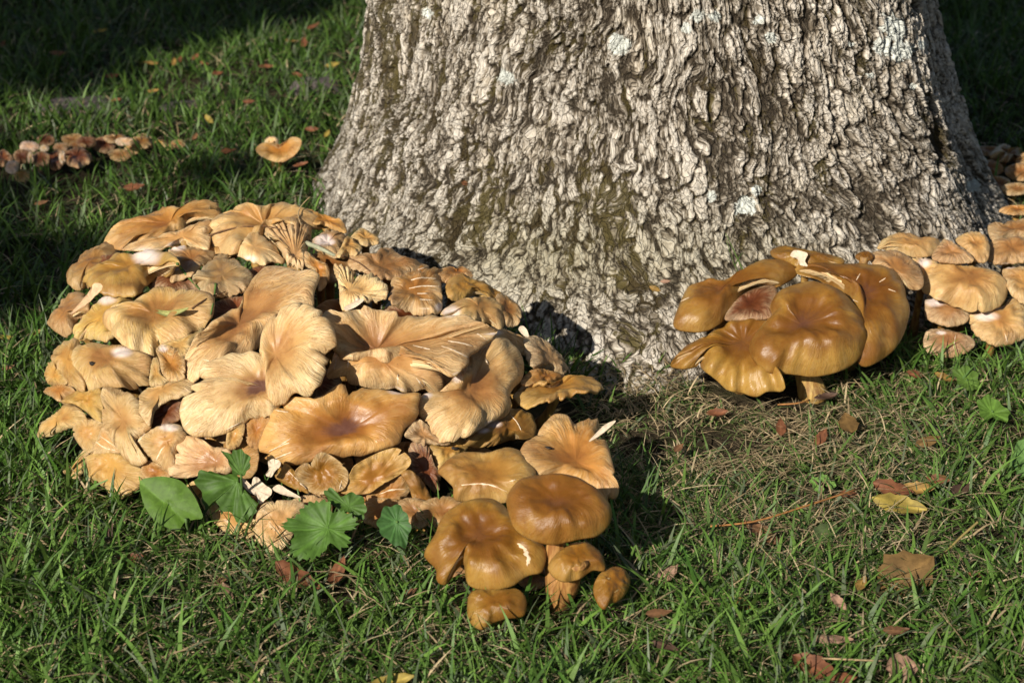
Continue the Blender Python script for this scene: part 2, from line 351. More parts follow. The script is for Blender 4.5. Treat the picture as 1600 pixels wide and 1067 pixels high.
# a second tree stands outside the picture on the left; its low boughs shade the lawn at the far left
def shade_tree():
    base = Vector((-5.0, -.9, 0)); root = link('shade_tree', None, loc=base)
    tag(root, 'leafy tree beside the lawn casting dark shade on far grass', 'tree')
    cl = []; sg = []
    def up(x, y, t): return Vector((x, y, 0))+TO_SUN*t
    spots = [(-1.15, 3.75, 6.2, .42), (-.75, 3.85, 6.6, .36), (-1.7, 3.6, 6.0, .5), (-1.25, 3.15, 6.2, .28), (-1.75, 2.95, 6.1, .42), (-.3, 4.1, 6.7, .34), (-2.3, 3.3, 5.8, .6), (.3, 4.4, 6.8, .4), (-.82, 3.28, 6.3, .17), (-.95, 2.95, 6.2, .14),
             (-.82, 3.2, 6.3, .24), (-.98, 2.85, 6.2, .2), (-.6, 3.4, 6.4, .24), (-1.05, 2.62, 6.1, .16), (-.42, 3.55, 6.5, .2), (-.25, 3.6, 6.5, .16), (-.95, 2.62, 6.2, .12), (-.76, 2.92, 6.2, .13), (-.62, 2.82, 6.2, .06), (-.42, 3.3, 6.4, .12), (-.95, 2.45, 6.1, .1), (-.66, 2.12, 5.4, .08), (-.8, 2.78, 6.2, .08), (-.66, 3.0, 6.2, .1), (-.5, 3.15, 6.3, .08), (-.5, 2.02, 5.3, .06), (-.46, 1.95, 5.3, .04), (-.55, 1.9, 5.3, .07), (-.58, 1.78, 5.2, .06), (-.62, 1.6, 5.2, .06), (-.36, 2.36, 5.4, .035), (-.62, 2.3, 5.4, .05),
             (-.72, 2.02, 5.4, .14), (-.60, 2.00, 5.3, .085), (-.83, 2.12, 5.5, .15), (-.95, 2.3, 5.5, .16), (-.545, 1.83, 5.2, .055), (-.6, 1.72, 5.2, .06), (-.66, 1.86, 5.2, .09), (-.52, 2.0, 5.3, .04)]
    hub = base+Vector((.1, 0, 2.0))
    for x, y, t, r in spots:
        c = up(x, y, t); cl.append((*c, r)); mid = hub.lerp(c, .5)+Vector((0, 0, .25)); sg.append(([tuple(hub), tuple(mid), tuple(c)], .05, .006))
    sg.append(([tuple(base), tuple(base+Vector((.06, .03, 1))), tuple(hub), tuple(hub+Vector((0, .1, 2.2)))], .2, .06))
    me = []
    big = [c for c in cl if c[3] > .2]; small = [c for c in cl if c[3] <= .2]
    limbs('trunk', root, sg, base)
    for nm, L, per, sz, sd in (('crown', big, 1500, .045, 5), ('low_sprays', small, 620, .020, 6)):
        q = link(nm, leaf_cloud(L, per, sz, LEAFCOL, sd), M_LEAF, root); q.matrix_parent_inverse = Matrix.Translation(-base); q['kind'] = 'stuff'
shade_tree()

# ------------------------------------------------------------------ mushrooms
TILE = {1: (50, 300, 5.3333), 2: (300, 300, 5.3333), 3: (550, 340, 5.3333), 4: (50, 480, 5.3333), 5: (280, 460, 5.3333), 6: (500, 480, 5.3333), 7: (680, 480, 5.3333),
        8: (50, 640, 5.3333), 9: (300, 620, 5.3333), 10: (560, 620, 5.3333), 11: (640, 680, 3.3333), 12: (1030, 360, 3.81), 'D': (480, 600, 2.6667), 'E': (1020, 300, 2.6667),
        'C': (40, 580, 3.048), 'G': (1360, 300, 3.558), 'Q': (200, 680, 3.3333), 'L': (0, 190, 5.3333), 0: (0, 0, 1)}
def tp(t, p): x0, y0, k = TILE[t]; return (x0+p[0]/k, y0+p[1]/k) + tuple(p[2:])
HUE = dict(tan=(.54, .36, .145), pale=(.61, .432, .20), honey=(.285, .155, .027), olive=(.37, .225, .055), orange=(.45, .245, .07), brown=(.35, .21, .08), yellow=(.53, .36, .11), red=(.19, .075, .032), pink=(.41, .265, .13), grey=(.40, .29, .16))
def moundY(px, py):
    return float(np.interp(py, [310, 380, 450, 550, 650, 760, 850], [1.77, 1.67, 1.58, 1.48, 1.42, 1.38, 1.36])) + .09*abs((px-450)/420)**2.5
def mound_n(px, py):
    f = lambda x, y: at_y(x, y, moundY(x, y)); e = 30
    n = (f(px+e, py)-f(px-e, py)).cross(f(px, py-e)-f(px, py+e)).normalized()
    return n if n.z > 0 else -n
DUST = [(228, 400, 30, 18), (275, 385, 20, 10), (165, 467, 22, 12), (190, 550, 22, 12), (515, 378, 12, 7), (505, 375, 20, 12), (390, 405, 16, 8), (385, 410, 10, 8), (705, 487, 20, 12), (687, 480, 10, 10), (770, 520, 20, 6), (715, 590, 12, 12), (668, 618, 12, 7), (620, 610, 20, 8),
        (265, 668, 20, 8), (770, 662, 18, 8), (755, 672, 14, 6), (1460, 472, 20, 9), (1540, 495, 24, 9), (1445, 410, 14, 12), (1470, 520, 10, 4), (1575, 415, 16, 6), (560, 472, 10, 8), (255, 545, 10, 8)]
HEAP = 'mushrooms massed in the big heap'; RG = 'honey mushrooms clustered under the trunk'
TREES_BVH = []; FOOT = []; USED = {}
def smooth_noise(V, k, seed): return fbm(V*k+seed*3.7, 2, seed)-.5
def cap(label, tile, cen, pts, lift=0., z=None, Y=None, n=None, dt=(0, 0), col='tan', h=.10, d=.10, dw=.35, roll=.10, wav=.015, nw=7, ctr=.6, cw=.4, pl=0., stem=True, base=None, group=None,
        gills='pale', pw=2.4, rough=.11, NS=96, NR=16, name='mushroom', thick=.045, sr=.13, cat='mushroom', scol='olive', streak=None, lobe=.085):
    d *= 1.35; wav *= 1.5; roll *= 1.25
    cx, cy = tp(tile, cen)[:2]; pts = [tp(tile, p) for p in pts]; pts = [p if len(p) == 3 else (*p, 0.) for p in pts]
    sd = (int(cx)*7+int(cy)*13) % 9973; rr = np.random.default_rng(sd)
    if z is not None: C = at_z(cx, cy, z); nn = Vector((0, -.42, 1))
    elif Y is not None: C = at_y(cx, cy, Y); nn = Vector((0, -.42, 1))
    else: C = at_y(cx, cy, moundY(cx, cy)); nn = mound_n(cx, cy)
    if n is not None: nn = Vector((n[0], -n[1], 1))
    nn = nn.normalized(); nn = Vector((nn.x+dt[0], nn.y-dt[1], nn.z)).normalized()
    C = C-ray(cx, cy).normalized()*(lift*.01)
    A = crom(pts, True, NS)
    if np.sum(A[:, 0]*np.roll(A[:, 1], -1)-np.roll(A[:, 0], -1)*A[:, 1]) > 0: A = A[::-1]
    def plane(px, py, off):
        dd = ray(px, py); k = dd.dot(nn)
        if abs(k) < .12: k = -.12
        return CP+dd*((C+nn*off-CP).dot(nn)/k)
    e0 = [(plane(a[0], a[1], 0)-C).length for a in A]; R = float(np.median(e0)); lim = R*2.1
    th = np.linspace(0, 2*math.pi, NS, endpoint=False)
    wv = np.zeros(NS); tw = rr.uniform(-.9, .9); notch = np.zeros(NS); ruf = np.zeros(NS)
    if group == HEAP or (group == RG and tile == 'G'):
        for k in range(int(rr.integers(2, 6))): notch = np.maximum(notch, rr.uniform(.05, .2)*np.exp(-((((th-rr.random()*6.283+math.pi) % (2*math.pi))-math.pi)/rr.uniform(.03, .07))**2))
        for k in range(3): ruf += np.sin(th*int(rr.integers(11, 25))+rr.random()*6.28)*.014
    for k in range(3): wv += np.sin(th*(nw+k*3+rr.integers(0, 3))+rr.random()*6.28)*wav/(1+.7*k)
    for k in (2, 3, 4, 5): wv += np.sin(th*k+rr.random()*6.28)*lobe*(.6+.8*rr.random())/(1+.25*(k-2))
    def prof(s): return h*(1-s*s)-h - (d*np.exp(-(s/dw)**2)-d) - roll*(1-np.sqrt(1-.97*np.clip((s-.42)/.58, 0, 1)**2.4))/.83
    zr = A[:, 2]+wv; zrim = (prof(np.array([1.]))[0]+zr)*R
    dq = np.array([np.array(plane(a[0], a[1], 0)-C) for a in A]); vw = np.array(ray(cx, cy)); vw = vw-np.array(nn)*vw.dot(np.array(nn)); vw /= np.linalg.norm(vw)+1e-9
    wf = np.clip((dq@vw)/(np.linalg.norm(dq, axis=1)+1e-9), 0, 1); zef = zrim*(1-wf)+(prof(np.array([.82]))[0]+zr)*R*wf
    E = np.zeros((NS, 3))
    for i in range(NS):
        v = np.array(plane(A[i, 0], A[i, 1], zef[i])-C-nn*zef[i]); L = np.linalg.norm(v)
        E[i] = v if L < lim else v*lim/L
    nv = np.array(nn); Cn = np.array(C)
    ss = 1-(1-np.arange(1, NR+1)/NR)**1.45; ss[-1] = 1.
    V = [Cn[None]]; PO = [[0, 0, 0]]
    pleat = np.cos(th*NS/2)*.5 if False else None
    for s in ss:
        # rounded rim: the outline is smoothed towards the centre
        ring = E*s*(1-notch*sst(.55, 1., s))[:, None]
        zz = prof(np.array([s]))[0]+zr*s**pw+ruf*s**5-notch*.35*s**6
        if pl: zz = zz+pl*np.clip((s-.25)/.5, 0, 1)*(np.abs(np.sin(th*NS/8+np.sin(th*3)*1.2))-.5)
        V.append(Cn+ring+nv*(np.broadcast_to(zz, (NS,))*R)[:, None]); PO += [[math.cos(t+tw*s), math.sin(t+tw*s), s] for t in th]
    top = np.vstack(V); PO = np.array(PO); w = np.clip(PO[:, 2], 0, 1)
    amp = np.sin(np.clip(w, 0, 1)*math.pi)**.7*.8+.2*w
    top = top+nv*((smooth_noise(top, 2.2/R, sd % 50)*rough*2.4+smooth_noise(top, 6./R, sd % 50+7)*rough*.8)*amp*R)[:, None]
    nt = len(top); rim = top[-NS:]
    tk = thick*R+.0006; edge = np.vstack([rim-nv*tk*.5+E*.010, rim-nv*tk, rim-nv*(tk*.9)-E*.07])
    V = np.vstack([top, edge]); PO = np.vstack([PO, np.tile(PO[-NS:], (3, 1))])
    Fc = [(0, 1+i, 1+(i+1) % NS) for i in range(NS)]
    for j in range(NR-1+3):
        a = 1+j*NS
        Fc += [(a+i, a+NS+i, a+NS+(i+1) % NS, a+(i+1) % NS) for i in range(NS)]
    if base is None:
        if z is None and Y is None: b = Vector((-.16, 1.56, 0)); B = Vector((C.x*.75+b.x*.25, C.y*.75+b.y*.25+.02, 0))
        else: B = Vector((C.x-nn.x*C.z*.6, C.y-nn.y*C.z*.6+.01, 0))
    else: B = Vector(base)
    B.z = -.004
    root = link(name, None, loc=B)
    off = np.array(B)
    me = mesh('cap', V-off, Fc); attr(me, 'polar', PO, 'FLOAT_VECTOR'); s_ = PO[:, 2]
    attr(me, 'ctr', ctr*np.exp(-(s_/cw)**2)*(1+.0*s_))
    px, py = to_px_np(V); du = np.zeros(len(V))
    for x, y, a, b in DUST: du = np.maximum(du, np.exp(-((px-x)/a)**2-((py-y)/b)**2))
    du[nt:] = 0; attr(me, 'dust', du)
    co_ = link('cap', me, M_CAP, root); hc = HUE[col] if isinstance(col, str) else col
    j = 1+.22*(rr.random()-.5); co_.color = (min(hc[0]*j, 1), hc[1]*j*(1+.08*(rr.random()-.5)), hc[2]*j*(1+.2*(rr.random()-.5)), streak if streak is not None else (.12 if col == 'honey' else .25 if col == 'olive' else float(rr.choice([.5, .75, 1., 1.]))))
    # gills under the cap
    gv = []; gp = []; gs = (.95, .8, .6, .4, .24, .13)
    for q, s in enumerate(gs):
        zz = prof(np.array([s]))[0]+(zr-notch*.3)*s**pw - thick*1.0 - .20*(1-s)**1.4-.03
        zz = zz + (np.arange(NS) % 2-.5)*.03*(1 if 0 < q < 5 else .3)
        gv.append(Cn+E*s*(1-notch*sst(.55, 1., s)*1.2)[:, None]+nv*(zz*R)[:, None]); gp += [[math.cos(t), math.sin(t), s] for t in th]
    gm = mesh('gills', np.vstack(gv)-off, [t[::-1] for t in grid_faces(NS, len(gs), True)], False); attr(gm, 'polar', gp, 'FLOAT_VECTOR')
    go = link('gills', gm, M_GILL, root); go.color = (*((.72, .56, .32) if gills == 'pale' else (.45, .24, .13)), 1)
    if stem:
        p0 = C-nn*(R*.02+R*(.0)); p0 = p0+nn*(-R*.10); ln = (p0-B).length; p1 = p0-nn*(ln*.45); Q = []
        for k in range(9): t = k/8; Q.append(p0*(1-t)**2+p1*(2*t*(1-t))+B*t*t)
        r0 = max(R*sr, .0035); v, f = tube(Q, [r0*(1.25-.25*min(1, k/2)+.12*math.sin(k*1.3+sd)+.35*max(0, (k-4)/4)) for k in range(9)], 12)
        st = link('stem', mesh('stem', np.array(v)-off, f), M_STEM, root); st.color = (*HUE[scol], 1)
    tag(root, label, cat, group)
    TREES_BVH.append((root, [Vector(v) for v in V[:nt]], [f for f in Fc if max(f) < nt])); FOOT.append((C.x, C.y, R, C.z)) if group else None
    return root

def m(label, *a, **k): return cap(label, *a, group=HEAP, **k)
# -- back rows of the heap
m('orange brown wavy cap at the back of the heap against the lawn', 1, (1150, 250), [(600, 400), (700, 240), (800, 220), (950, 190), (1040, 150), (1120, 85), (1220, 100), (1400, 45), (1530, 80), (1600, 125), (1560, 200), (1420, 250), (1250, 300), (1000, 390), (850, 430), (750, 480), (650, 430)], lift=-1.2, dt=(0, .1), col='orange', d=.05, ctr=.25, wav=.03, rough=.09)
m('narrow tan cap edge folded over under the orange brown cap', 1, (1250, 370), [(750, 470), (850, 415), (1000, 380), (1170, 322), (1250, 290), (1480, 225), (1490, 330), (1465, 480), (1390, 490), (1260, 420), (1130, 450), (1000, 490), (870, 480)], lift=.2, dt=(0, .15), col='tan', h=.02, d=0, wav=.02, ctr=.1)
m('smooth pinkish brown cap on the shoulder of the heap above the grass', 1, (480, 580), [(290, 680), (340, 580), (420, 470), (560, 415), (640, 400), (720, 470), (700, 560), (600, 680), (520, 760), (440, 790), (400, 812), (320, 790), (290, 740)], lift=-.8, dt=(-.1, 0), col='brown', h=.2, d=0, ctr=.1)
m('olive tan cap with a curled raised edge and white dusted hollow', 1, (800, 620), [(415, 720), (450, 650), (540, 600), (620, 530), (720, 480), (900, 500), (1050, 475, .1), (1110, 490, .2), (1200, 540, .25), (1220, 590, .2), (1130, 690, .05), (1000, 730), (950, 770), (850, 850), (740, 858), (620, 852), (540, 810), (490, 790)], lift=.6, col='olive', h=.05, d=.12, dw=.5, roll=.16, ctr=.25)
m('brown cap in the shade beneath the curled olive cap edge', 1, (1330, 560), [(1130, 470), (1260, 420), (1400, 470), (1520, 490), (1490, 570), (1400, 620), (1330, 690), (1180, 740), (1120, 700), (1200, 590)], lift=-.6, col='brown', ctr=.3)
m('dull brown cap low on the side of the heap', 4, (270, 50), [(115, 110), (180, 0), (330, -130), (430, -120), (470, 0), (360, 110), (330, 190), (300, 235), (260, 240), (180, 190), (140, 150)], lift=-.6, dt=(-.15, 0), col='brown', h=.18, d=0, ctr=.1)
m('yellow cap tucked under the wide flat tan cap', 4, (600, 60), [(330, 210), (380, 130), (430, 20), (540, -80), (700, -150), (830, -90), (800, 60), (700, 200), (640, 270), (560, 272), (450, 255), (370, 272)], lift=-.2, col='yellow', h=.2, d=0, ctr=.1)
m('wide flat tan cap with a sagging yellow rim and brown middle', 4, (1020, 40), [(575, 60), (620, -10), (740, -50), (900, -110), (1060, -200), (1150, -170), (1340, -120), (1500, -110), (1500, 40), (1420, 160), (1330, 210), (1180, 290), (1060, 330), (1000, 432), (900, 385), (780, 315), (690, 245), (620, 170)], lift=.8, col='tan', h=.04, d=.10, dw=.4, roll=.16, ctr=.75, cw=.5)
m('grey tan cap with a peaked upper edge behind the wide flat cap', 2, (250, 690), [(0, 700), (60, 620), (200, 500), (340, 510), (420, 600), (510, 700), (470, 790), (280, 860), (100, 845), (40, 790)], lift=.3, col='grey', h=.08, d=.02, ctr=.45, cw=.5)
m('large curled tan cap along the crest of the heap', 2, (600, 270), [(140, 270), (190, 210), (320, 110), (400, 70), (560, 66), (800, 58), (900, 110), (990, 180), (1110, 262), (1000, 300), (850, 290), (700, 330), (560, 400), (440, 440), (380, 500), (210, 492), (150, 410), (138, 330)], lift=.2, dt=(0, .1), col='tan', h=.02, d=.14, dw=.45, roll=.2, wav=.03, ctr=.3)
m('fan shaped pale tan cap piece streaked with fine lines', 2, (520, 460), [(510, 288), (600, 350), (690, 440), (740, 530), (775, 582), (650, 572), (600, 602), (470, 562), (365, 505), (400, 430), (440, 360)], lift=1.3, col='pale', h=.1, d=0, ctr=.2, rough=.03)
m('torn cap split into pale radiating strips', 2, (860, 540), [(590, 300), (700, 248), (800, 250), (900, 238), (990, 262), (965, 400), (950, 560), (920, 625), (840, 605), (790, 575), (735, 480), (670, 380)], lift=.9, col='pale', h=.02, d=.0, pl=.12, ctr=.3)
m('thin orange cap rim on the crest next to the trunk', 2, (1120, 230), [(925, 118), (1000, 175), (1130, 195), (1250, 240), (1290, 330), (1200, 320), (1100, 270), (1000, 250)], lift=-.3, col='orange', h=.04, ctr=.1)
m('pinkish cap with white crusty spots on the crest', 2, (1130, 420), [(990, 430), (1050, 350), (1170, 298), (1290, 358), (1260, 450), (1210, 545), (1080, 495)], lift=.1, col='pink', h=.08, ctr=.3)
m('creased tan cap leaning on the white spotted pink cap', 2, (1310, 440), [(1250, 440), (1290, 356), (1360, 400), (1420, 455), (1385, 512), (1290, 545), (1205, 530)], lift=.3, dt=(.2, 0), col='tan', h=.1, ctr=.2)
m('small tan cap perched against the bark at the back', 2, (1450, 380), [(1320, 390), (1400, 288), (1500, 330), (1565, 412), (1480, 445), (1395, 430)], lift=-.6, col='tan', h=.12, ctr=.2)
m('orange upright cap flap between torn strips and curled edge', 2, (1060, 660), [(945, 480), (1050, 555), (1130, 600), (1142, 720), (1085, 812), (1040, 802), (1020, 640), (945, 600)], lift=.6, dt=(0, .3), col='orange', h=.1, ctr=.2)
m('pale overturned cap fragment showing creamy wrinkled gills', 0, (548, 455), [(522, 410), (545, 415), (553, 428), (580, 428), (596, 438), (605, 448), (606, 458), (598, 468), (575, 470), (560, 472), (545, 485), (532, 478), (530, 450), (525, 428)], lift=.9, col=(.78, .58, .34), h=.03, d=0, pl=.13, ctr=.25, cw=.5)
m('flat brown cap on the crest beside the root', 3, (250, 400), [(-20, 330), (100, 285), (190, 285), (250, 230), (330, 228), (410, 295), (520, 340), (645, 402), (500, 462), (400, 505), (250, 505), (100, 460), (-20, 410)], lift=-.4, dt=(.1, 0), col='brown', h=.06, d=.03, ctr=.25)
m('orange tan cap slashed with short white slits', 3, (520, 610), [(340, 500), (500, 440), (560, 420), (655, 395), (755, 405), (745, 520), (752, 650), (742, 775), (640, 795), (560, 805), (400, 745), (305, 672), (330, 590)], lift=.3, col='orange', h=.08, d=.05, ctr=.2)
m('small olive cap with striped edge under the bark', 3, (950, 575), [(785, 560), (830, 500), (900, 470), (1050, 488), (1150, 530), (1250, 630), (1285, 705), (1180, 690), (1100, 640), (1000, 645), (930, 695), (850, 682), (795, 640)], lift=.5, dt=(.15, 0), col='olive', h=.12, d=0, roll=.15, ctr=.15)
m('brown cap in shade squeezed between heap and root', 3, (1300, 760), [(1220, 620), (1350, 680), (1415, 760), (1390, 880), (1290, 900), (1200, 780)], lift=-.6, col='brown', h=.1)
m('cap rim of dull orange hidden behind the slashed cap', 3, (880, 450), [(700, 480), (740, 430), (860, 420), (910, 395), (990, 440), (1000, 500), (880, 540), (760, 540)], lift=-.6, col='orange')
m('tan cap with white dusted side below the striped olive cap', 3, (1050, 740), [(745, 795), (850, 710), (1000, 650), (1150, 645), (1250, 680), (1312, 780), (1275, 880), (1240, 925), (1150, 880), (1000, 850), (880, 840)], lift=.5, dt=(.1, 0), col='tan', h=.1, d=0, ctr=.2)
# -- the large caps in the middle
m('big funnel shaped cap with a torn fan edge', 6, (470, 350), [(20, 40, .14), (200, 15, .18), (380, -25, .18), (640, 30, .12), (850, 65, .08), (1000, 60, .06), (1190, 55, .08), (1465, 172, .08), (1380, 285, 0), (1240, 400, -.05), (1235, 462, -.08), (1110, 552, -.12), (1000, 500, -.1), (860, 450, -.1), (650, 440, -.08), (450, 430, -.04), (280, 410, -.03), (120, 400, 0), (100, 250, .06)], lift=.8, col='tan', h=-.02, d=.2, dw=.6, roll=.08, ctr=.75, cw=.4, rough=.08, wav=.025, streak=.8)
m('drooping rolled lip of tan cap below the funnel', 6, (520, 450), [(58, 578), (125, 410), (250, 385), (400, 360), (560, 375), (760, 390), (900, 400), (1000, 520), (1032, 640), (985, 724), (880, 672), (800, 695), (700, 708), (645, 665), (560, 676), (400, 662), (240, 618), (215, 565), (140, 572)], lift=1.5, dt=(0, .25), col='tan', h=.08, d=.0, roll=.34, ctr=.35, cw=.5, rough=.08, wav=.03, nw=9, streak=.6, lobe=.04)
m('long tan cap with purplish brown middle and frilled upper corner', 5, (500, 250), [(600, -160), (690, -240, .1), (760, -290, .14), (900, -262, .18), (1140, -232, .2), (1145, -150, .2), (1110, 0, .16), (1130, 60, .1), (960, 120, .04), (800, 300), (640, 440), (560, 470), (400, 520), (280, 600), (190, 650), (160, 700), (60, 722), (40, 600), (60, 500), (130, 380), (250, 230), (400, 100), (540, 0)], lift=1.3, col='tan', h=.05, d=.1, dw=.5, roll=.12, ctr=.8, cw=.5)
m('two lobed tan cap with a dark purple hollow', 5, (700, 770), [(165, 620, .02), (210, 545, .06), (330, 500, .10), (460, 458, .12), (600, 452, .12), (720, 470, .1), (850, 560, .1), (900, 700, .05), (900, 840, -.05), (830, 930, -.1), (740, 1010, -.16), (600, 1030, -.18), (480, 1100, -.24), (373, 1150, -.28), (253, 1170, -.3), (113, 1165, -.3), (40, 1100, -.28), (5, 960, -.2), (30, 850, -.08), (90, 765, 0), (200, 702, .05), (320, 692, .05), (430, 740, 0), (545, 792, -.08), (440, 725, -.04), (200, 685, -.04)], lift=2.0, col='pale', h=.0, d=.09, dw=.35, roll=.12, ctr=1.25, cw=.34, rough=.08, pw=1.5, NS=144, NR=20, lobe=.0, streak=.8)
m('raised ear shaped cap fanned with fine pale lines', 5, (800, 500), [(650, 440, -.02), (690, 260, .02), (740, 170, .08), (850, 72, .16), (970, 38, .2), (1080, 68, .2), (1200, 150, .18), (1280, 280, .14), (1302, 390, .12), (1245, 470, .1), (1222, 590, .1), (1150, 760, .08), (1040, 832, .04), (950, 810, 0), (850, 905, -.04), (765, 920, -.06), (745, 840, -.1), (735, 700, -.12), (700, 560, -.1)], lift=2.9, dt=(-.35, .25), col='pale', h=-.02, d=.16, dw=.55, roll=.22, ctr=.5, cw=.5, rough=.05, pw=2.2, NS=128, NR=20, lobe=.02, streak=1.)
m('smooth domed tan cap carrying a dark crumb on its side', 4, (620, 430), [(285, 370), (330, 290), (400, 262), (480, 252), (560, 268), (700, 312), (850, 350), (970, 400), (992, 440), (972, 520), (972, 632), (900, 652), (830, 682), (760, 662), (580, 662), (500, 702), (420, 672), (340, 582), (295, 480)], lift=1.1, col='tan', h=.2, d=.03, roll=.18, ctr=.65, cw=.5)
m('yellowish cap hugging the side of the domed tan cap', 4, (290, 430), [(135, 390), (180, 310), (260, 265), (330, 240), (380, 280), (400, 400), (430, 600), (425, 695), (330, 682), (270, 642), (190, 500), (140, 440)], lift=.4, dt=(-.15, 0), col='yellow', h=.15, d=0, ctr=.1)
m('small yellow cap peeping out under the yellowish cap', 4, (190, 560), [(93, 530), (140, 440), (220, 470), (290, 630), (150, 645), (98, 590)], lift=-.1, dt=(-.2, 0), col='yellow', h=.12, d=0, ctr=.1)
m('small orange cap edge just above the grass beneath the yellow one', 4, (230, 690), [(78, 692), (180, 640), (280, 640), (350, 700), (240, 785), (160, 745)], lift=-.2, dt=(-.2, 0), col='orange', h=.12, d=0, ctr=.1)
m('pale yellow tan cap sloping below the domed cap', 4, (460, 770), [(235, 772), (350, 690), (440, 690), (570, 680), (590, 780), (580, 950), (470, 895), (400, 835), (330, 795)], lift=.4, col='yellow', h=.1, d=.02, ctr=.15)
m('outermost tan cap jutting like a brim over the grass', 4, (240, 920), [(18, 1065), (60, 960), (170, 870), (330, 808), (440, 900), (420, 980), (325, 1000), (200, 1045), (90, 1075)], lift=.0, dt=(-.1, -.15), col='tan', h=.14, d=0, ctr=.2)
m('smooth tan cap overlapped by streaked pale cap near the grass', 8, (460, 190), [(322, 150), (400, 70), (520, 80), (610, 130), (640, 220), (540, 330), (470, 360), (390, 295), (335, 220)], lift=.5, col='tan', h=.14, d=0, ctr=.25)
m('pale cap with white radial cracks near the grass', 8, (600, 240), [(510, 300), (560, 180), (600, 140), (680, 230), (740, 350), (640, 360), (480, 365)], lift=.7, col='pale', h=.08, d=0, ctr=.2, pl=.02)
m('tall wavy streaked cap running down the slope of the heap', 4, (760, 940), [(565, 660), (720, 668), (850, 740), (965, 880), (985, 990), (905, 1060), (850, 1130), (875, 1220), (945, 1245), (920, 1310), (800, 1290), (700, 1165), (605, 1030), (565, 940), (555, 800)], lift=.9, col='pale', h=.06, d=.06, dw=.4, roll=.14, wav=.035, ctr=.35, cw=.4)
m('bent cap arching over a dark hollow in the heap', 4, (1080, 690), [(858, 790), (920, 690), (1050, 630), (1200, 615), (1300, 635), (1360, 600), (1330, 700), (1240, 745), (1110, 785), (1000, 875), (980, 990), (930, 930), (880, 855)], lift=1.0, dt=(0, -.15), col='tan', h=.1, d=0, ctr=.15)
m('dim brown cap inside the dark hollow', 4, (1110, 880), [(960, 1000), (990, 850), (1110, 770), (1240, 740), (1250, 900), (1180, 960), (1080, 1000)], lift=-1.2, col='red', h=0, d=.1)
m('pale narrow cap edge standing between two broad caps', 4, (1040, 560), [(975, 620), (995, 440), (1045, 420), (1085, 560), (1130, 615), (1010, 660)], lift=.5, col='pale', h=.05, ctr=.1)
m('orange hollow cap with exposed gills under the long tan cap', 4, (1160, 480), [(1030, 330), (1150, 320), (1260, 400), (1265, 590), (1150, 615), (1085, 550), (1055, 430)], lift=.3, col='orange', h=-.05, d=.12, pl=.05, ctr=.4)
m('pale tan cap corner wedged between wide flat and long caps', 4, (1240, 310), [(1050, 330), (1150, 280), (1340, 205), (1430, 165), (1340, 300), (1275, 430), (1180, 410)], lift=.6, col='pale', h=.08, d=0, ctr=.1)
m('pinkish tan cap with white gashes next to streaked torn cap', 8, (1120, 260), [(858, 250), (960, 170), (1040, 128), (1190, 115), (1265, 155), (1280, 240), (1210, 320), (1195, 430), (1140, 515), (1040, 445), (940, 385), (895, 310)], lift=1.1, col='tan', h=.13, d=0, roll=.14, ctr=.2)
m('torn cap with long pale shreds fading into orange brown', 8, (1540, 440), [(1170, 340), (1270, 215), (1400, 235), (1500, 300), (1640, 330), (1680, 460), (1620, 540), (1450, 530), (1300, 565), (1170, 555), (1130, 500)], lift=.4, col='pale', h=.02, d=.08, pl=.05, ctr=.7, cw=.6)
m('smooth yellow tan cap resting on the grass with frilled side', 8, (640, 440), [(400, 475), (425, 375), (510, 348), (700, 340), (800, 390), (880, 460), (945, 540), (905, 630), (800, 710), (700, 745), (620, 665), (520, 610), (440, 612), (410, 560)], lift=.2, col='yellow', h=.1, d=.06, roll=.14, ctr=.2)
m('small tan cap lip sticking out low beside the frilled cap', 8, (360, 470), [(248, 512), (340, 450), (425, 340), (470, 370), (430, 500), (370, 575), (290, 545)], lift=-.2, dt=(-.1, 0), col='tan', h=.1, d=0, ctr=.1)
m('orange cap scrap below the gashed pinkish cap', 8, (1020, 510), [(900, 500), (960, 420), (1080, 470), (1160, 540), (1070, 590), (960, 580)], lift=.2, col='orange', h=.06)
m('pale orange cap behind the lobed green leaf', 'C', (960, 690), [(830, 600), (930, 610), (1040, 680), (1110, 720), (1120, 800), (1010, 800), (890, 710)], z=.022, n=(-.1, .8), col='pale', h=.1, d=0, ctr=.2, pl=.02)
m('pale orange cap standing upright between the two lobed leaves', 'C', (1190, 720), [(1090, 730), (1140, 620), (1320, 620), (1300, 720), (1250, 815), (1180, 865), (1105, 800)], z=.028, n=(.1, .8), col='pale', h=.1, d=0, ctr=.2)
m('orange shadowed cap in the gap above the lobed leaf', 'C', (960, 440), [(880, 450), (950, 330), (1060, 290), (1110, 380), (1080, 500), (960, 500)], lift=-.8, col='orange', h=.04, ctr=.4)
m('narrow upright cap curl with a white nick beside the hollow', 9, (350, 330), [(285, 420), (290, 280), (330, 200), (420, 170), (440, 260), (400, 400), (330, 440)], lift=.6, dt=(0, .2), col='tan', h=.05, ctr=.3)
m('shadowed brown cap fold left of the big brown centred cap', 9, (540, 280), [(440, 300), (470, 150), (560, 130), (640, 170), (640, 260), (570, 400), (540, 440), (470, 400)], lift=.2, dt=(0, .2), col='orange', h=.05, ctr=.4)
m('big honey cap with a purple brown speckled centre', 0, (540, 672), [(424, 635, .03), (450, 620, .02), (475, 617, 0), (503, 614), (530, 596), (556, 600), (605, 606), (631, 612), (656, 611, .04), (653, 630, .03), (652, 649, .02), (631, 671), (622, 693), (597, 701), (567, 710, -.04), (525, 714, -.06), (490, 720, -.08), (450, 726, -.1), (420, 719, -.08), (405, 699, -.06), (411, 676), (422, 654, .03)], lift=.6, col='orange', h=.02, d=.13, dw=.5, roll=.14, ctr=1.1, cw=.42, rough=.10, streak=.35)
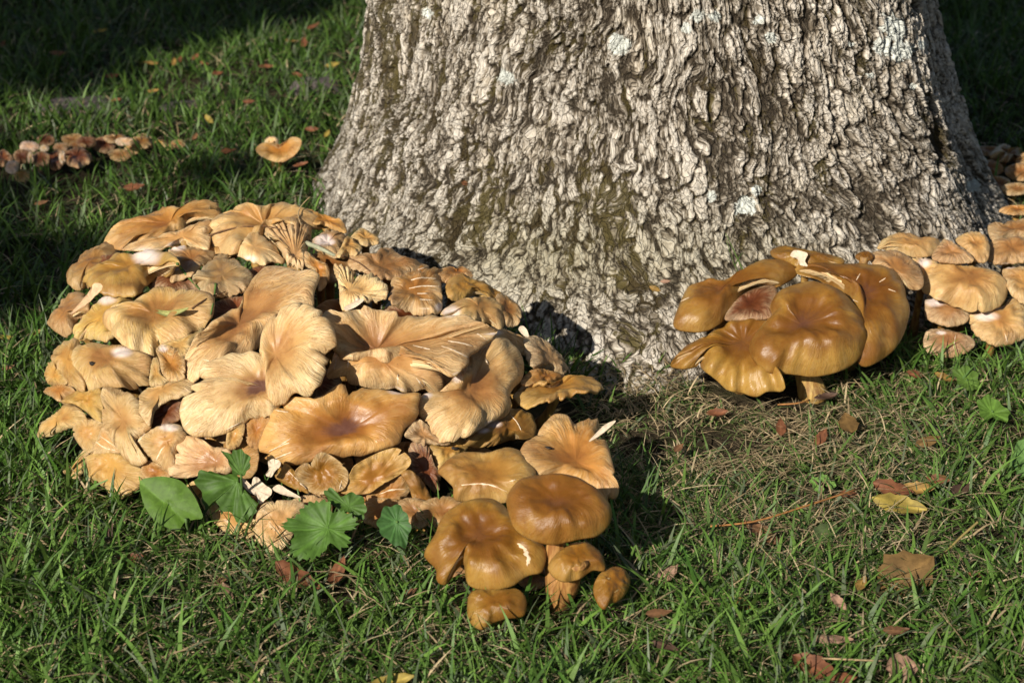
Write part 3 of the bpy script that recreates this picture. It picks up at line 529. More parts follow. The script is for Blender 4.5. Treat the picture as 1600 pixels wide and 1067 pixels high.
m('upright honey cap lip with a scalloped top facing out', 9, (1090, 650), [(860, 620), (945, 545), (985, 560), (1040, 478), (1110, 465), (1230, 540), (1305, 645), (1260, 770), (1100, 810), (980, 790), (890, 700)], lift=1.0, dt=(0, .8), col='honey', h=.03, d=.05, roll=-.04, ctr=.2, streak=.8, rough=.14)
m('upright honey cap lip with dark pleats curling outward', 9, (1520, 680), [(1310, 650), (1360, 570), (1500, 490), (1620, 440), (1720, 430), (1810, 500), (1820, 560), (1740, 640), (1570, 740), (1460, 805), (1260, 805), (1240, 740)], lift=.9, dt=(0, .7), col='olive', h=.03, d=.05, roll=-.05, pl=.03, ctr=.25, rough=.14)
m('honey cap flap leaning against the scalloped lip', 9, (830, 690), [(690, 650), (770, 555), (850, 610), (910, 700), (970, 800), (860, 770), (740, 710)], lift=.8, dt=(0, .35), col='honey', h=.08, d=0, ctr=.2)
m('orange cap base with a white gash under the pleated lip', 10, (250, 800), [(70, 820), (200, 700), (330, 620), (410, 640), (440, 760), (370, 880), (310, 930), (160, 1040), (110, 920)], lift=.4, dt=(0, .3), col='orange', h=.1, d=0, ctr=.15)
m('tall ear shaped cap flap with tan rim beside the dark gap', 0, (660, 785), [(627, 740), (642, 735), (660, 751), (674, 776), (684, 790), (682, 810), (672, 828), (655, 844), (647, 838), (652, 812), (646, 788), (640, 762)], lift=1.4, dt=(0, .4), col='olive', h=.15, d=0, roll=.1, ctr=.1)
m('curled pinkish cap scrap between three large caps', 10, (540, 310), [(385, 320), (430, 235), (500, 185), (580, 225), (650, 320), (770, 380), (700, 405), (580, 390), (540, 410), (440, 355)], lift=.5, col='pink', h=.1, ctr=.2, wav=.04)
m('reddish brown pleated cap fragment deep in the gap', 10, (560, 600), [(430, 400), (560, 375), (640, 560), (690, 650), (660, 800), (560, 720), (440, 600)], lift=-.3, dt=(0, .2), col='red', h=.02, pl=.08, ctr=.2)
m('broad tan cap with fluted side overlooking the front cluster', 0, (735, 612), [(656, 628), (661, 616), (680, 614), (700, 600), (715, 582), (733, 565), (738, 545), (762, 531), (778, 520), (800, 525), (818, 545, .04), (825, 570, .05), (819, 588, .03), (807, 600), (800, 615, -.04), (801, 630, -.08), (793, 647, -.1), (772, 657, -.08), (751, 669, -.04), (734, 680), (706, 688), (689, 688), (678, 679), (665, 657), (655, 643)], lift=1.5, col='tan', h=.05, d=.08, dw=.45, roll=.14, ctr=.6, cw=.5)
m('pale tan cap behind the broad fluted cap', 7, (680, 270), [(440, 280), (520, 190), (640, 195), (790, 280), (900, 350), (965, 410), (962, 465), (900, 470), (760, 400), (640, 360), (520, 340)], lift=.3, dt=(.15, 0), col='tan', h=.08, d=0, ctr=.1)
m('shaded grey brown cap hanging over the root shadow', 7, (960, 430), [(760, 240), (900, 255), (1000, 320), (1065, 390), (1115, 485), (1090, 550), (980, 540), (820, 500), (760, 380)], lift=-.2, dt=(.25, 0), col='grey', h=.12, d=0, ctr=.2)
m('orange cap lip above the tilted cap with visible gills', 7, (920, 570), [(720, 640), (790, 530), (900, 508), (1000, 528), (1100, 572), (1000, 620), (850, 650)], lift=.2, dt=(.1, 0), col='orange', h=.08, d=0, ctr=.1)
m('tilted cap showing its pale gilled underside next to the root', 7, (1010, 650), [(648, 730), (690, 672), (830, 640), (1000, 600), (1100, 570), (1200, 553), (1320, 580), (1402, 660, .03), (1360, 695, .08), (1200, 700, .12), (1100, 745, .1), (950, 775, .08), (860, 790, .05), (770, 830, .0), (700, 800)], lift=.8, n=(.05, -.02), col='olive', h=.0, d=.12, dw=.5, roll=.08, ctr=.15, thick=.05)
m('olive cap with a white crack emerging under the broad cap', 10, (1230, 250), [(885, 395), (950, 310), (1060, 230), (1200, 150), (1280, 90), (1400, 95), (1485, 160), (1505, 290), (1450, 335), (1280, 355), (1100, 415), (960, 415)], lift=.5, col='olive', h=.1, d=0, roll=.15, ctr=.2)
m('yellow cap glimpsed between the front cluster and broad cap', 10, (760, 440), [(580, 395), (760, 360), (900, 350), (920, 430), (800, 520), (680, 610), (630, 500)], lift=.0, col='yellow', h=.08, d=0, ctr=.1)
m('split orange brown cap with torn corners and dark centre', 'D', (1120, 320), [(890, 270), (970, 180), (1015, 120), (1080, 108), (1120, 150), (1145, 140), (1210, 118), (1225, 190), (1255, 230), (1275, 330), (1300, 430), (1275, 480), (1220, 470), (1100, 440), (980, 400), (910, 340)], z=.055, n=(.15, .35), col='orange', h=.02, d=.1, roll=.12, ctr=.6, cw=.35)
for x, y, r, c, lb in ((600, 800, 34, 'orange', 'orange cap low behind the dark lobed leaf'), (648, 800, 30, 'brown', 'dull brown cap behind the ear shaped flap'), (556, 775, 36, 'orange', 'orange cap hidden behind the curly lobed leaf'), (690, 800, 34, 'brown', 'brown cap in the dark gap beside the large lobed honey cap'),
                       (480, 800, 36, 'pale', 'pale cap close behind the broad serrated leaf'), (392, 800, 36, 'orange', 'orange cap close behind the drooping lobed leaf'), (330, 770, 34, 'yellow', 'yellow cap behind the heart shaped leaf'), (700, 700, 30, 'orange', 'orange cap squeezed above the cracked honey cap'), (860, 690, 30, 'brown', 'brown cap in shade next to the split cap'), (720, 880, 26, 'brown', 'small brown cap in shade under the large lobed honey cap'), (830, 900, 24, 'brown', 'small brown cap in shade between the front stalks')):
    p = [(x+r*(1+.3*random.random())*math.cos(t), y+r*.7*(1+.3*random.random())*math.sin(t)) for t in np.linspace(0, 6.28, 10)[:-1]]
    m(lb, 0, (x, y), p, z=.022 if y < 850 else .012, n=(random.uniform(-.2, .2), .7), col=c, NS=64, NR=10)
# -- front cluster
FR = 'glossy honey mushrooms clustered before the heap'
def fcap(label, *a, **k): return cap(label, *a, group=FR, lobe=.03, **k)
fcap('smooth honey cap cracked across by a white curved line', 11, (390, 210), [(148, 175), (200, 110), (280, 60), (400, 66), (520, 44), (590, 70), (640, 140), (655, 200), (620, 290), (520, 340), (380, 340), (240, 330), (225, 260), (170, 205)], z=.062, n=(0, .45), col='olive', h=.2, d=.02, roll=.14, ctr=.5, cw=.5, thick=.06)
fcap('round plump honey cap with dimpled top in the front cluster', 11, (775, 345), [(508, 320), (560, 230), (660, 186), (780, 172), (900, 202), (1000, 282), (1048, 370), (1042, 450), (980, 512), (880, 532), (760, 556), (650, 540), (560, 490), (524, 420)], z=.088, n=(.05, .5), col='honey', h=.12, d=.10, dw=.42, roll=.28, ctr=.95, cw=.62, thick=.07, sr=.2, base=(.034, 1.255, 0), scol='orange')
fcap('large lobed honey cap with a white gaping slit', 11, (360, 520), [(78, 605), (130, 510), (160, 410), (220, 340), (320, 305), (420, 308), (490, 340), (530, 390), (600, 470), (680, 540), (708, 600), (702, 660), (680, 705), (610, 722), (520, 782), (400, 798), (310, 772), (288, 710), (280, 660), (232, 700), (190, 768), (142, 752), (138, 690), (90, 640)], z=.055, n=(-.05, .5), col='honey', h=.14, d=.09, dw=.35, roll=.22, ctr=.9, cw=.6, thick=.06, rough=.15)
fcap('small squat honey cap lowest in the front grass', 11, (440, 860), [(300, 895), (320, 805), (440, 790), (560, 796), (605, 850), (595, 930), (500, 950), (440, 968), (370, 1005), (312, 965)], z=.03, n=(-.1, .55), col='honey', h=.25, d=.03, roll=.2, ctr=.3, thick=.08, sr=.3, scol='brown')
fcap('small honey cap on a thick orange stalk', 11, (865, 630), [(722, 690), (760, 620), (830, 552), (920, 538), (990, 590), (1018, 690), (950, 695), (880, 742), (790, 752)], z=.052, n=(.05, .35), col='honey', h=.3, d=0, roll=.2, ctr=.35, thick=.08, sr=.38, base=(.033, 1.262, 0), scol='orange')
fcap('small leaning honey cap with a frayed pale stalk', 11, (1060, 770), [(962, 785), (1000, 710), (1080, 668), (1140, 690), (1158, 760), (1110, 845), (1050, 875), (1015, 900), (978, 860)], z=.034, n=(.5, .5), col='honey', h=.3, d=0, roll=.15, ctr=.2, thick=.08, sr=.3, base=(.082, 1.262, 0), scol='pale')
# -- right-hand cluster under the trunk
def rcap(label, *a, **k): return cap(label, *a, group=RG, lobe=k.pop('lobe', .06 if a[0] == 'G' else .035), **k)
rcap('honey cap pressed against the bark with drooping rolled edge', 12, (360, 360), [(88, 565), (110, 460), (180, 340), (300, 295), (400, 290), (480, 250), (590, 172), (700, 150), (800, 180), (825, 225), (760, 285, -.05), (680, 325, -.1), (560, 330, -.1), (480, 400, -.1), (400, 510, -.1), (290, 585, -.06), (180, 596)], Y=1.685, n=(-.1, .35), col='honey', h=.1, d=.05, roll=.22, ctr=.8, cw=.65, thick=.05)
rcap('slim honey cap edge at the back touching the bark', 12, (880, 150), [(668, 112), (760, 84), (900, 108), (1050, 150), (1105, 185), (1000, 215), (850, 220), (760, 180), (680, 155)], Y=1.73, n=(0, .2), col='honey', h=.2, d=0, ctr=.1)
rcap('big kidney shaped golden cap with pleated front margin', 12, (850, 560), [(538, 690), (570, 620), (640, 555), (682, 500), (668, 400), (720, 320), (830, 262), (950, 258), (1080, 310), (1170, 390), (1222, 480), (1238, 600), (1222, 700), (1150, 790), (1030, 842), (900, 858), (780, 842), (650, 828), (570, 765)], Y=1.635, n=(0, .5), col='honey', h=.10, d=.12, dw=.35, roll=.28, ctr=.92, cw=.6, thick=.06, sr=.17, wav=.012, nw=14, scol='yellow', base=(.285, 1.645, 0))
rcap('broad golden cap curving round behind the kidney shaped one', 12, (1230, 380), [(800, 232), (950, 202), (1150, 170), (1280, 160), (1400, 200), (1472, 290), (1484, 400), (1492, 480), (1452, 620), (1380, 722), (1252, 797), (1180, 760), (1150, 600), (1100, 420), (960, 290)], Y=1.69, n=(.15, .5), col='honey', h=.12, d=.12, dw=.35, roll=.24, ctr=.85, cw=.6, thick=.05)
rcap('golden cap with ruffled pale front edge over dry grass', 12, (500, 660), [(68, 790), (150, 700), (250, 660), (300, 620), (370, 580), (400, 530), (520, 500), (640, 505), (700, 560), (680, 700), (700, 800), (748, 935), (640, 945), (580, 975), (480, 955), (400, 935), (330, 872), (255, 815), (235, 760), (200, 805), (110, 808)], Y=1.645, n=(-.1, .4), col='honey', h=.06, d=.12, dw=.5, roll=.18, ctr=.9, cw=.6, wav=.04, nw=11, thick=.05)
rcap('brown cap partly hidden behind the broad golden cap', 12, (1400, 230), [(1250, 150), (1340, 108), (1430, 104), (1510, 150), (1565, 225), (1575, 320), (1530, 350), (1440, 320), (1340, 260)], Y=1.73, n=(.2, .45), col='brown', h=.2, d=0, ctr=.2)
rcap('little honey cap bump at the foot of the bark', 12, (1222, 148), [(1168, 155), (1190, 128), (1235, 118), (1278, 140), (1260, 175), (1200, 180)], Y=1.74, n=(0, .3), col='honey', h=.3, d=0)
rcap('shadowed brown cap beneath the drooping rolled edge', 12, (540, 440), [(390, 520), (480, 390), (600, 320), (700, 330), (690, 480), (640, 520), (500, 530)], Y=1.685, n=(0, .3), col='red', h=.05)
rcap('tan wrinkled cap lying at the foot of the trunk', 'G', (220, 290), [(38, 305), (100, 242), (180, 210), (300, 235), (385, 262), (388, 312), (340, 350), (240, 355), (160, 330), (80, 315)], Y=1.80, n=(0, .35), col='tan', h=.25, d=0, roll=.15, ctr=.15)
rcap('brown cap with pale radiating margin stripes', 'G', (545, 465), [(292, 545), (310, 470), (380, 400), (500, 385), (620, 398), (720, 450), (765, 520), (745, 600), (680, 652), (560, 660), (460, 625), (380, 592)], Y=1.755, n=(0, .5), col='tan', h=.16, d=.05, roll=.2, ctr=.75, cw=.55, pl=.012)
rcap('pinkish tan cap dusted white under the striped one', 'G', (420, 650), [(305, 600), (340, 560), (450, 590), (545, 660), (532, 722), (440, 745), (360, 725), (308, 690)], Y=1.745, n=(0, .5), col='pink', h=.16, d=0, ctr=.2)
rcap('tan cap dusted white with a pale nick in its front edge', 'G', (720, 710), [(545, 680), (640, 645), (740, 620), (790, 570), (870, 610), (880, 780), (800, 835), (700, 852), (600, 800), (560, 745)], Y=1.735, n=(.1, .5), col='tan', h=.16, d=.0, roll=.15, ctr=.3)
rcap('small reddish tan cap low in the grass beside the dark hollow', 'G', (430, 820), [(296, 850), (315, 770), (420, 752), (560, 800), (575, 860), (470, 915), (340, 898)], Y=1.715, n=(0, .6), col='pink', h=.2, d=0, ctr=.3)
rcap('crinkled pinkish cap scrap between two tan caps', 'G', (450, 330), [(345, 370), (380, 290), (430, 255), (545, 335), (570, 385), (460, 395)], Y=1.775, n=(0, .5), col='pink', h=.15, pl=.05, ctr=.1)
rcap('pale dusty cap crescent beside the striped cap', 'G', (300, 440), [(235, 360), (330, 360), (390, 400), (340, 480), (300, 555), (270, 450)], Y=1.775, n=(0, .4), col='pale', h=.1, ctr=.05)
rcap('tan brown cap with folded side close to the trunk foot', 'G', (590, 290), [(475, 262), (560, 210), (640, 228), (665, 300), (645, 385), (570, 375), (530, 320)], Y=1.80, n=(0, .45), col='tan', h=.2, ctr=.4)
rcap('wide brown cap beyond the striped one', 'G', (790, 310), [(635, 345), (680, 268), (780, 240), (900, 245), (960, 300), (920, 375), (780, 395), (690, 395)], Y=1.82, n=(0, .4), col='brown', h=.1, d=.05, ctr=.4)
rcap('brown cap behind the wide brown one by the trunk edge', 'G', (790, 205), [(655, 185), (720, 188), (780, 150), (900, 140), (980, 190), (920, 260), (780, 255), (680, 268)], Y=1.87, n=(0, .35), col='brown', h=.1, ctr=.3)
rcap('tan cap overlapping the white dusted nicked one', 'G', (850, 500), [(735, 435), (800, 408), (920, 395), (1000, 470), (960, 600), (850, 615), (780, 560)], Y=1.76, n=(.1, .45), col='tan', h=.15, ctr=.3)
rcap('thin orange cap rim in the shade past the trunk', 'G', (820, 95), [(715, 105), (760, 75), (850, 68), (930, 95), (860, 125), (770, 122)], Y=1.93, n=(0, .3), col='orange', h=.1)
# -- fillers seen only in the gaps of the heap
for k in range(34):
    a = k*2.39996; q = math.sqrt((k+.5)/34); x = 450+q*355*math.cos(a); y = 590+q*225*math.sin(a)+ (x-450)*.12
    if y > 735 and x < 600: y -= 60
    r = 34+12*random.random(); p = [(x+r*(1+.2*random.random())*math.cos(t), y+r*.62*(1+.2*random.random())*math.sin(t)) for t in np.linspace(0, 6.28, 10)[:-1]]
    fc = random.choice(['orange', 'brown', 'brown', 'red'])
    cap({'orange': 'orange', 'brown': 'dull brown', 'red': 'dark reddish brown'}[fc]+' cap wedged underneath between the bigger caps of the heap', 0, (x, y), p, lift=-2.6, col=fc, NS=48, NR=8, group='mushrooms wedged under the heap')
# -- far lawn: kicked-over heap and single mushroom
BG = 'withered mushrooms strewn on the far lawn'
def far(lab, x, y, w, h_, col, z=.022, ty=.45, n=9, t='L', **k):
    w *= 1.2; h_ *= 1.2
    p = [(x+w*.5*(1+.25*(random.random()-.5))*math.cos(a), y+h_*.5*(1+.25*(random.random()-.5))*math.sin(a)) for a in np.linspace(0, 2*math.pi, n, endpoint=False)]
    return cap(lab, t, (x, y), p, z=z, n=(random.uniform(-.7, .7), ty+random.uniform(-.3, .5)), col=col, NS=48, NR=9, group=BG, wav=.05, lobe=.12, sr=.16, **k)
RB = 'withered reddish brown cap in the strewn heap on the lawn'
for x, y, w, h_, c in ((380, 150, 130, 90, 'red'), (190, 290, 130, 110, 'red'), (340, 310, 130, 110, 'red'), (640, 290, 210, 150, 'red'), (600, 150, 150, 90, 'brown'), (720, 170, 150, 90, 'red'), (870, 190, 160, 110, 'red'),
                       (20, 300, 150, 110, 'red'), (460, 320, 120, 130, 'red'), (500, 215, 110, 70, 'pink'), (640, 200, 120, 70, 'brown'), (960, 140, 160, 70, 'brown'), (1180, 170, 150, 90, 'brown'), (1200, 130, 120, 50, 'red')):
    far(RB, x, y, w, h_, c, z=.016+.012*random.random(), h=.08, ctr=.5, stem=False)
TB = 'small pale tan cap at the trailing end of the strewn heap'
for x, y, w, h_, c in ((1110, 215, 130, 90, 'tan'), (1330, 185, 100, 60, 'tan'), (1480, 185, 110, 70, 'brown'), (1410, 215, 60, 40, 'tan'), (1000, 275, 170, 90, 'tan'), (1240, 190, 80, 50, 'pink')):
    far(TB, x, y, w, h_, c, z=.014, h=.1, stem=False)
PB = 'overturned mushroom piece with creamy white flesh in the strewn heap'
for x, y, w, h_ in ((100, 375, 105, 95), (240, 205, 140, 85), (1045, 165, 160, 60), (365, 220, 70, 50), (520, 300, 50, 90), (255, 300, 50, 90)):
    far(PB, x, y, w, h_, (.85, .70, .52), z=.03, ty=.6, h=.2, ctr=0, d=0, stem=False)
far('yellow rimmed cap fallen below the strewn heap', 185, 445, 130, 90, 'yellow', z=.015, stem=False)
cap('lone golden funnel mushroom in the grass beside the trunk', 0, (436, 232), [(400, 234, .1), (410, 224, .1), (425, 224, .05), (440, 226), (455, 215, .1), (470, 218, .12), (468, 232, .1), (455, 246, .05), (436, 253, 0), (415, 247, .05)], z=.034, n=(0, .6), col='orange', h=-.05, d=.2, dw=.5, roll=0, ctr=.4, NS=64)
cap('pale button mushroom behind the lone golden funnel one', 0, (424, 220), [(413, 222), (418, 213), (427, 211), (435, 217), (434, 226), (424, 229)], z=.04, n=(0, .4), col=(.82, .62, .36), h=.5, d=0, ctr=0, NS=48)
for x, y, w, h_ in ((1545, 262, 40, 20), (1575, 240, 46, 22), (1595, 268, 40, 22), (1560, 285, 36, 18), (1620, 250, 50, 24), (1590, 295, 40, 18), (1545, 235, 30, 14)):
    far('withered brown mushroom in the deep shade behind the trunk', x, y, w, h_, 'brown', z=.02, t=0)
print('mushrooms', len(FOOT), 'verts', sum(len(t[1]) for t in TREES_BVH))

# ------------------------------------------------------------------ things lying on the caps
ALLV = []; ALLF = []; OWN = []
for r_, v, f in TREES_BVH:
    b = len(ALLV); ALLV += v; ALLF += [tuple(i+b for i in t) for t in f]; OWN += [r_]*len(f)
BV = BVHTree.FromPolygons(ALLV, ALLF)
def hit(px, py):
    h = BV.ray_cast(CP, ray(px, py).normalized())
    return (h[0], h[1] if h[1].dot(ray(px, py)) < 0 else -h[1], OWN[h[2]]) if h[0] is not None else None
def slit(pts, w):
    """a pale tear in a cap: thin lens of white flesh following the surface"""
    q = crom(pts, False, 9); H = [hit(*p[:2]) for p in q]
    if H[4] is None: return
    root = H[4][2]; H = [h for h in H if h and h[2] == root and (h[0]-H[4][0]).length < .03]
    if len(H) < 4: return
    V = []; m_ = len(H)
    for k, (p, n_, _) in enumerate(H):
        t = (H[min(k+1, m_-1)][0]-H[max(k-1, 0)][0]).normalized(); sd = t.cross(n_).normalized(); ww = w*.00045*math.sin(math.pi*(k+.3)/(m_-.4))*.5*(1+.4*math.sin(k*2.1))
        V += [p+sd*ww-n_*.0006, p+n_*.0007, p-sd*ww-n_*.0006]
    B = root.location; o = link('tear', mesh('tear', [v-B for v in V], grid_faces(3, m_)), M_FLESH, root)
for pts, w in (([(808, 849), (818, 856), (826, 872), (824, 884)], 17), ([(712, 759), (740, 756), (765, 757), (792, 768)], 4), ([(796, 752), (806, 749)], 4), ([(1317, 466), (1328, 467), (1341, 472)], 3), ([(1338, 438), (1344, 427)], 4), ([(1374, 441), (1384, 434)], 4), ([(1388, 452), (1400, 456)], 3), ([(1062, 472), (1077, 465)], 3),
               ([(593, 772), (612, 765), (634, 764)], 5), ([(797, 648), (808, 660), (815, 675)], 4), ([(639, 451), (660, 447), (686, 448)], 6), ([(642, 438), (660, 434), (682, 436)], 5), ([(652, 459), (668, 459)], 3), ([(656, 468), (676, 469)], 4), ([(655, 482), (672, 482)], 4), ([(648, 424), (668, 417), (688, 416)], 4),
               ([(645, 540), (672, 546)], 4), ([(690, 541), (710, 548), (730, 558)], 6), ([(730, 496), (752, 502), (773, 511)], 7), ([(735, 512), (758, 530)], 6), ([(700, 533), (720, 536), (738, 541)], 5), ([(706, 520), (733, 520)], 5), ([(757, 558), (763, 570)], 3), ([(545, 560), (543, 575)], 4), ([(526, 560), (522, 580)], 3), ([(621, 585), (622, 600)], 5), ([(650, 590), (662, 605)], 4), ([(660, 590), (664, 602)], 3),
               ([(244, 719), (252, 703), (258, 697)], 4), ([(216, 690), (228, 676), (240, 668)], 4), ([(280, 644), (294, 634)], 3), ([(286, 668), (297, 656)], 3), ([(292, 676), (302, 664)], 3), ([(301, 677), (312, 668)], 3), ([(310, 676), (318, 672)], 3), ([(424, 640), (450, 644)], 5), ([(420, 705), (440, 696), (452, 692)], 4), ([(430, 716), (458, 705)], 4), ([(434, 698), (455, 684)], 3),
               ([(318, 562), (336, 566)], 4), ([(310, 582), (318, 576), (330, 577)], 4), ([(1490, 545), (1493, 522)], 3), ([(1570, 520), (1574, 535)], 3), ([(450, 735), (470, 755), (482, 768)], 3), ([(530, 765), (534, 750)], 3), ([(150, 690), (165, 700), (180, 703)], 3), ([(155, 680), (172, 692), (184, 700)], 3), ([(905, 665), (898, 655), (892, 648)], 3), ([(352, 672), (375, 660)], 3)):
    slit(pts, w)
def crumb(px, py, r, label):
    h = hit(px, py)
    if not h: return
    V = []; n_ = 10
    for j in range(6):
        for i in range(n_):
            a = 2*math.pi*i/n_; b = math.pi*j/5; q = r*(.6+.8*random.random()); V.append(h[0]+Vector((q*1.4*math.cos(a)*math.sin(b), q*.8*math.sin(a)*math.sin(b), q*.5*math.cos(b))))
    B = h[0].copy(); tag(link('soil_crumb', mesh('soil_crumb', [v-B for v in V], grid_faces(n_, 6, True)), M_CRUMB, None, B), label, 'crumb')
crumb(145, 568, .0028, 'black crumb lying on the smooth domed tan cap'); crumb(856, 700, .0026, 'black crumb on the split orange brown cap'); crumb(709, 700, .0025, 'black crumb on the yellow cap above front cluster')
def strand(name, pts, r, mat, label, cat, off=.002, ends=None):
    q = crom(pts, False, 12); P = []
    for k, p in enumerate(q):
        h = hit(p[0], p[1]); P.append(h[0]-ray(p[0], p[1])*off if h else None)
    g = [i for i, p in enumerate(P) if p is not None]
    if not g: return
    for i in range(len(P)):
        if P[i] is None:
            j = min(g, key=lambda t: abs(t-i)); P[i] = at_y(q[i][0], q[i][1], P[j].y)
    for _ in range(3): P = [P[0]]+[(P[i-1]+P[i]*2+P[i+1])/4 for i in range(1, len(P)-1)]+[P[-1]]
    v, f = tube(P, [r*(1-.5*k/11) for k in range(12)], 6); B = P[0].copy()
    return tag(link(name, mesh(name, [x-B for x in v], f), mat, None, B), label, cat)
strand('dry_twig', [(326, 368), (360, 357), (390, 353), (425, 354), (447, 361)], .0009, M_TWIG, 'thin dark twig lying across the crest of the heap', 'twig')
M_PALESTALK = mat_simple('pale_stalk', (.36, .36, .24), (.7, .7, .7), 200, .6)
strand('plant_stalk', [(479, 380), (500, 388), (520, 398), (532, 403)], .0026, M_PALESTALK, 'pale green dry stalk fallen among the torn caps', 'stalk', .004)
strand('dry_twig', [(482, 377), (470, 350), (464, 330), (484, 308)], .0008, M_STRAWTWIG, 'thin straw standing on the crest of the heap', 'twig', .004)
strand('dry_twig', [(535, 400), (560, 410), (578, 424)], .0009, M_TWIG, 'thin brown twig beside the pale overturned fragment', 'twig')
strand('dry_twig', [(300, 482), (320, 468), (340, 460), (352, 456)], .0008, M_TWIG, 'bent fine twig on the wide flat tan cap', 'twig')
strand('grass_clipping', [(277, 412), (290, 428), (305, 445), (312, 452)], .0014, mat_simple('green_blade', (.10, .17, .04)), 'green grass blade lying between the grey tan caps', 'grass blade')
strand('grass_clipping', [(337, 443), (334, 470), (327, 500)], .0011, M_GRASS and bpy.data.materials['green_blade'], 'upright green grass blade across the wide flat tan cap', 'grass blade')

def sheet(name, label, tile, pts, cen, P0, nn, col, mat, cat, group=None, fold=None, foldk=.25, cup=.1, rip=.0, stalk=None, NS=72, NR=9, parent=None, var=.25, vein=None, crinkle=.0):
    """a leaf as a polar grid inside a traced outline, lying on its own plane in the place"""
    pts = [tp(tile, p)[:2] for p in pts]; c = tp(tile, cen)[:2]; A = crom(pts, True, NS); n_ = Vector(nn).normalized()
    def pl(x, y): d_ = ray(x, y); return CP+d_*((P0-CP).dot(n_)/d_.dot(n_))
    C = pl(*c); E = [pl(a[0], a[1])-C for a in A]; R = sum(e.length for e in E)/NS; V = [C]; cc = [0.]
    ax = None
    if fold: ax = (pl(*tp(tile, fold[1])[:2])-pl(*tp(tile, fold[0])[:2])).normalized(); fo = pl(*tp(tile, fold[0])[:2]); side = n_.cross(ax)
    W_ = [0]*1
    for j in range(1, NR+1):
        s = j/NR
        for i in range(NS):
            p = C+E[i]*s; z = cup*R*(s*s-.3)+rip*R*s*s*math.sin(i/NS*2*math.pi*9+1)+rip*.6*R*s*math.sin(i/NS*2*math.pi*17)
            if fold: z += abs((p-fo).dot(side))*foldk
            if crinkle: z += crinkle*R*(vnoise(np.array([[p.x*90, p.y*90, p.z*90]]), 3)[0]-.5)*2
            V.append(p+n_*z); cc.append(s)
    Fc = [(0, 1+i, 1+(i+1) % NS) for i in range(NS)]+[(1+j*NS+i, 1+(j+1)*NS+i, 1+(j+1)*NS+(i+1) % NS, 1+j*NS+(i+1) % NS) for j in range(NR-1) for i in range(NS)]
    B = stalk if stalk is not None else C
    top = [v-n_*.0 for v in V]; nv_ = len(top); V2 = [v-n_*.0005 for v in top]
    Fc = Fc+[tuple(i+nv_ for i in f[::-1]) for f in Fc]; V = top+V2
    me = mesh('leaf', [v-B for v in V], Fc); k = np.ones((len(V), 4))
    for i, v in enumerate(V):
        ii = (i % nv_-1) % NS if i % nv_ else 0; s = cc[i % nv_]
        if vein == 'palm':
            t = 0.
            for a in range(7): t = max(t, math.exp(-((((ii/NS*7-a-.5+3.5) % 7)-3.5)/.09*max(s, .15))**2))
            f = 1+.55*t*(1-.5*s)-.12*math.cos(ii/NS*2*math.pi*7*3)*s
        elif vein == 'pinnate' and fold:
            u = (v-fo).dot(ax)/R; w = abs((v-fo).dot(side))/R; f = 1+.5*math.exp(-(w/.025)**2)+.28*math.exp(-((math.sin((u-w*.8)*math.pi*3.2))/.16)**2)*min(1, w*8)
        else: f = 1+var*(random.random()-.5)
        k[i, :3] = np.array(col)*f
    attr(me, 'col', k, 'FLOAT_COLOR')
    if parent is not None:
        me.transform(Matrix.Translation(B-parent.location)); o = link('leaf', me, mat, parent); return o, C, R
    root = link(name, None, loc=B); link('leaf', me, mat, root); tag(root, label, cat, group)
    return root, C, R
def petiole(root, pts, r, col, mat=None):
    q = crom([tuple(p) for p in pts], False, 8); v, f = tube([Vector(p)-root.location for p in q], r, 7); me = mesh('stalk', v, f); attr(me, 'col', np.tile([*col, 1], (len(v), 1)), 'FLOAT_COLOR'); return link('stalk', me, mat or M_LEAF, root)
GREEN = (.085, .165, .018); GREEN2 = (.058, .118, .018)
g0 = at_z(292, 862, 0)
r, C, R = sheet('wild_arum', 'glossy heart shaped green leaf standing before the heap', 8, [(898, 600), (1000, 565), (1120, 565), (1250, 605), (1350, 715), (1405, 830), (1425, 905), (1350, 915), (1275, 930), (1240, 985), (1215, 1012), (1080, 960), (985, 880), (925, 760)], (1150, 790), at_z(268, 795, .035), (.05, -.95, .75), GREEN, M_LEAF, 'plant', fold=((898, 600), (1275, 930)), foldk=.28, cup=-.12, stalk=g0, vein='pinnate', crinkle=.05)
petiole(r, [at_z(289, 814, .03)+Vector((0, .004, 0)), at_z(293, 838, .012)+Vector((0, .002, 0)), g0], .0012, (.12, .2, .06))
def mallow(label, tile, pts, cen, zc, nn, gpt, col=GREEN2, cup=.12, rip=.035):
    c = tp(tile, cen); g = at_z(*gpt, -.002)
    r, C, R = sheet('mallow_plant', label, tile, pts, cen, at_z(c[0], c[1], zc), nn, col, M_LEAF, 'plant', 'lobed weeds before the heap', cup=cup, rip=rip, stalk=g, vein='palm', NS=98, crinkle=.12)
    petiole(r, [C, C.lerp(g, .45)+Vector((0, .012, .004)), g], .0011, (.11, .2, .05)); return r
def serr(pts, n=2, a=.06):
    P = np.array(pts, float); c = P.mean(0); Q = []
    for i in range(len(P)):
        p, q = P[i], P[(i+1) % len(P)]; Q.append(tuple(p))
        for k in range(1, n+1):
            m_ = p+(q-p)*k/(n+1); Q.append(tuple(c+(m_-c)*(1-a*(1 if k % 2 else -.7))))
    return Q
serr3 = lambda p: serr(p, 3, .10)
mallow('small lobed green leaf held up against the dark hollow', 9, serr([(340, 640), (300, 520), (240, 445), (330, 475), (350, 440), (420, 438), (492, 510), (480, 600), (425, 660)]), (410, 650), .062, (0, -1, .5), (372, 850))
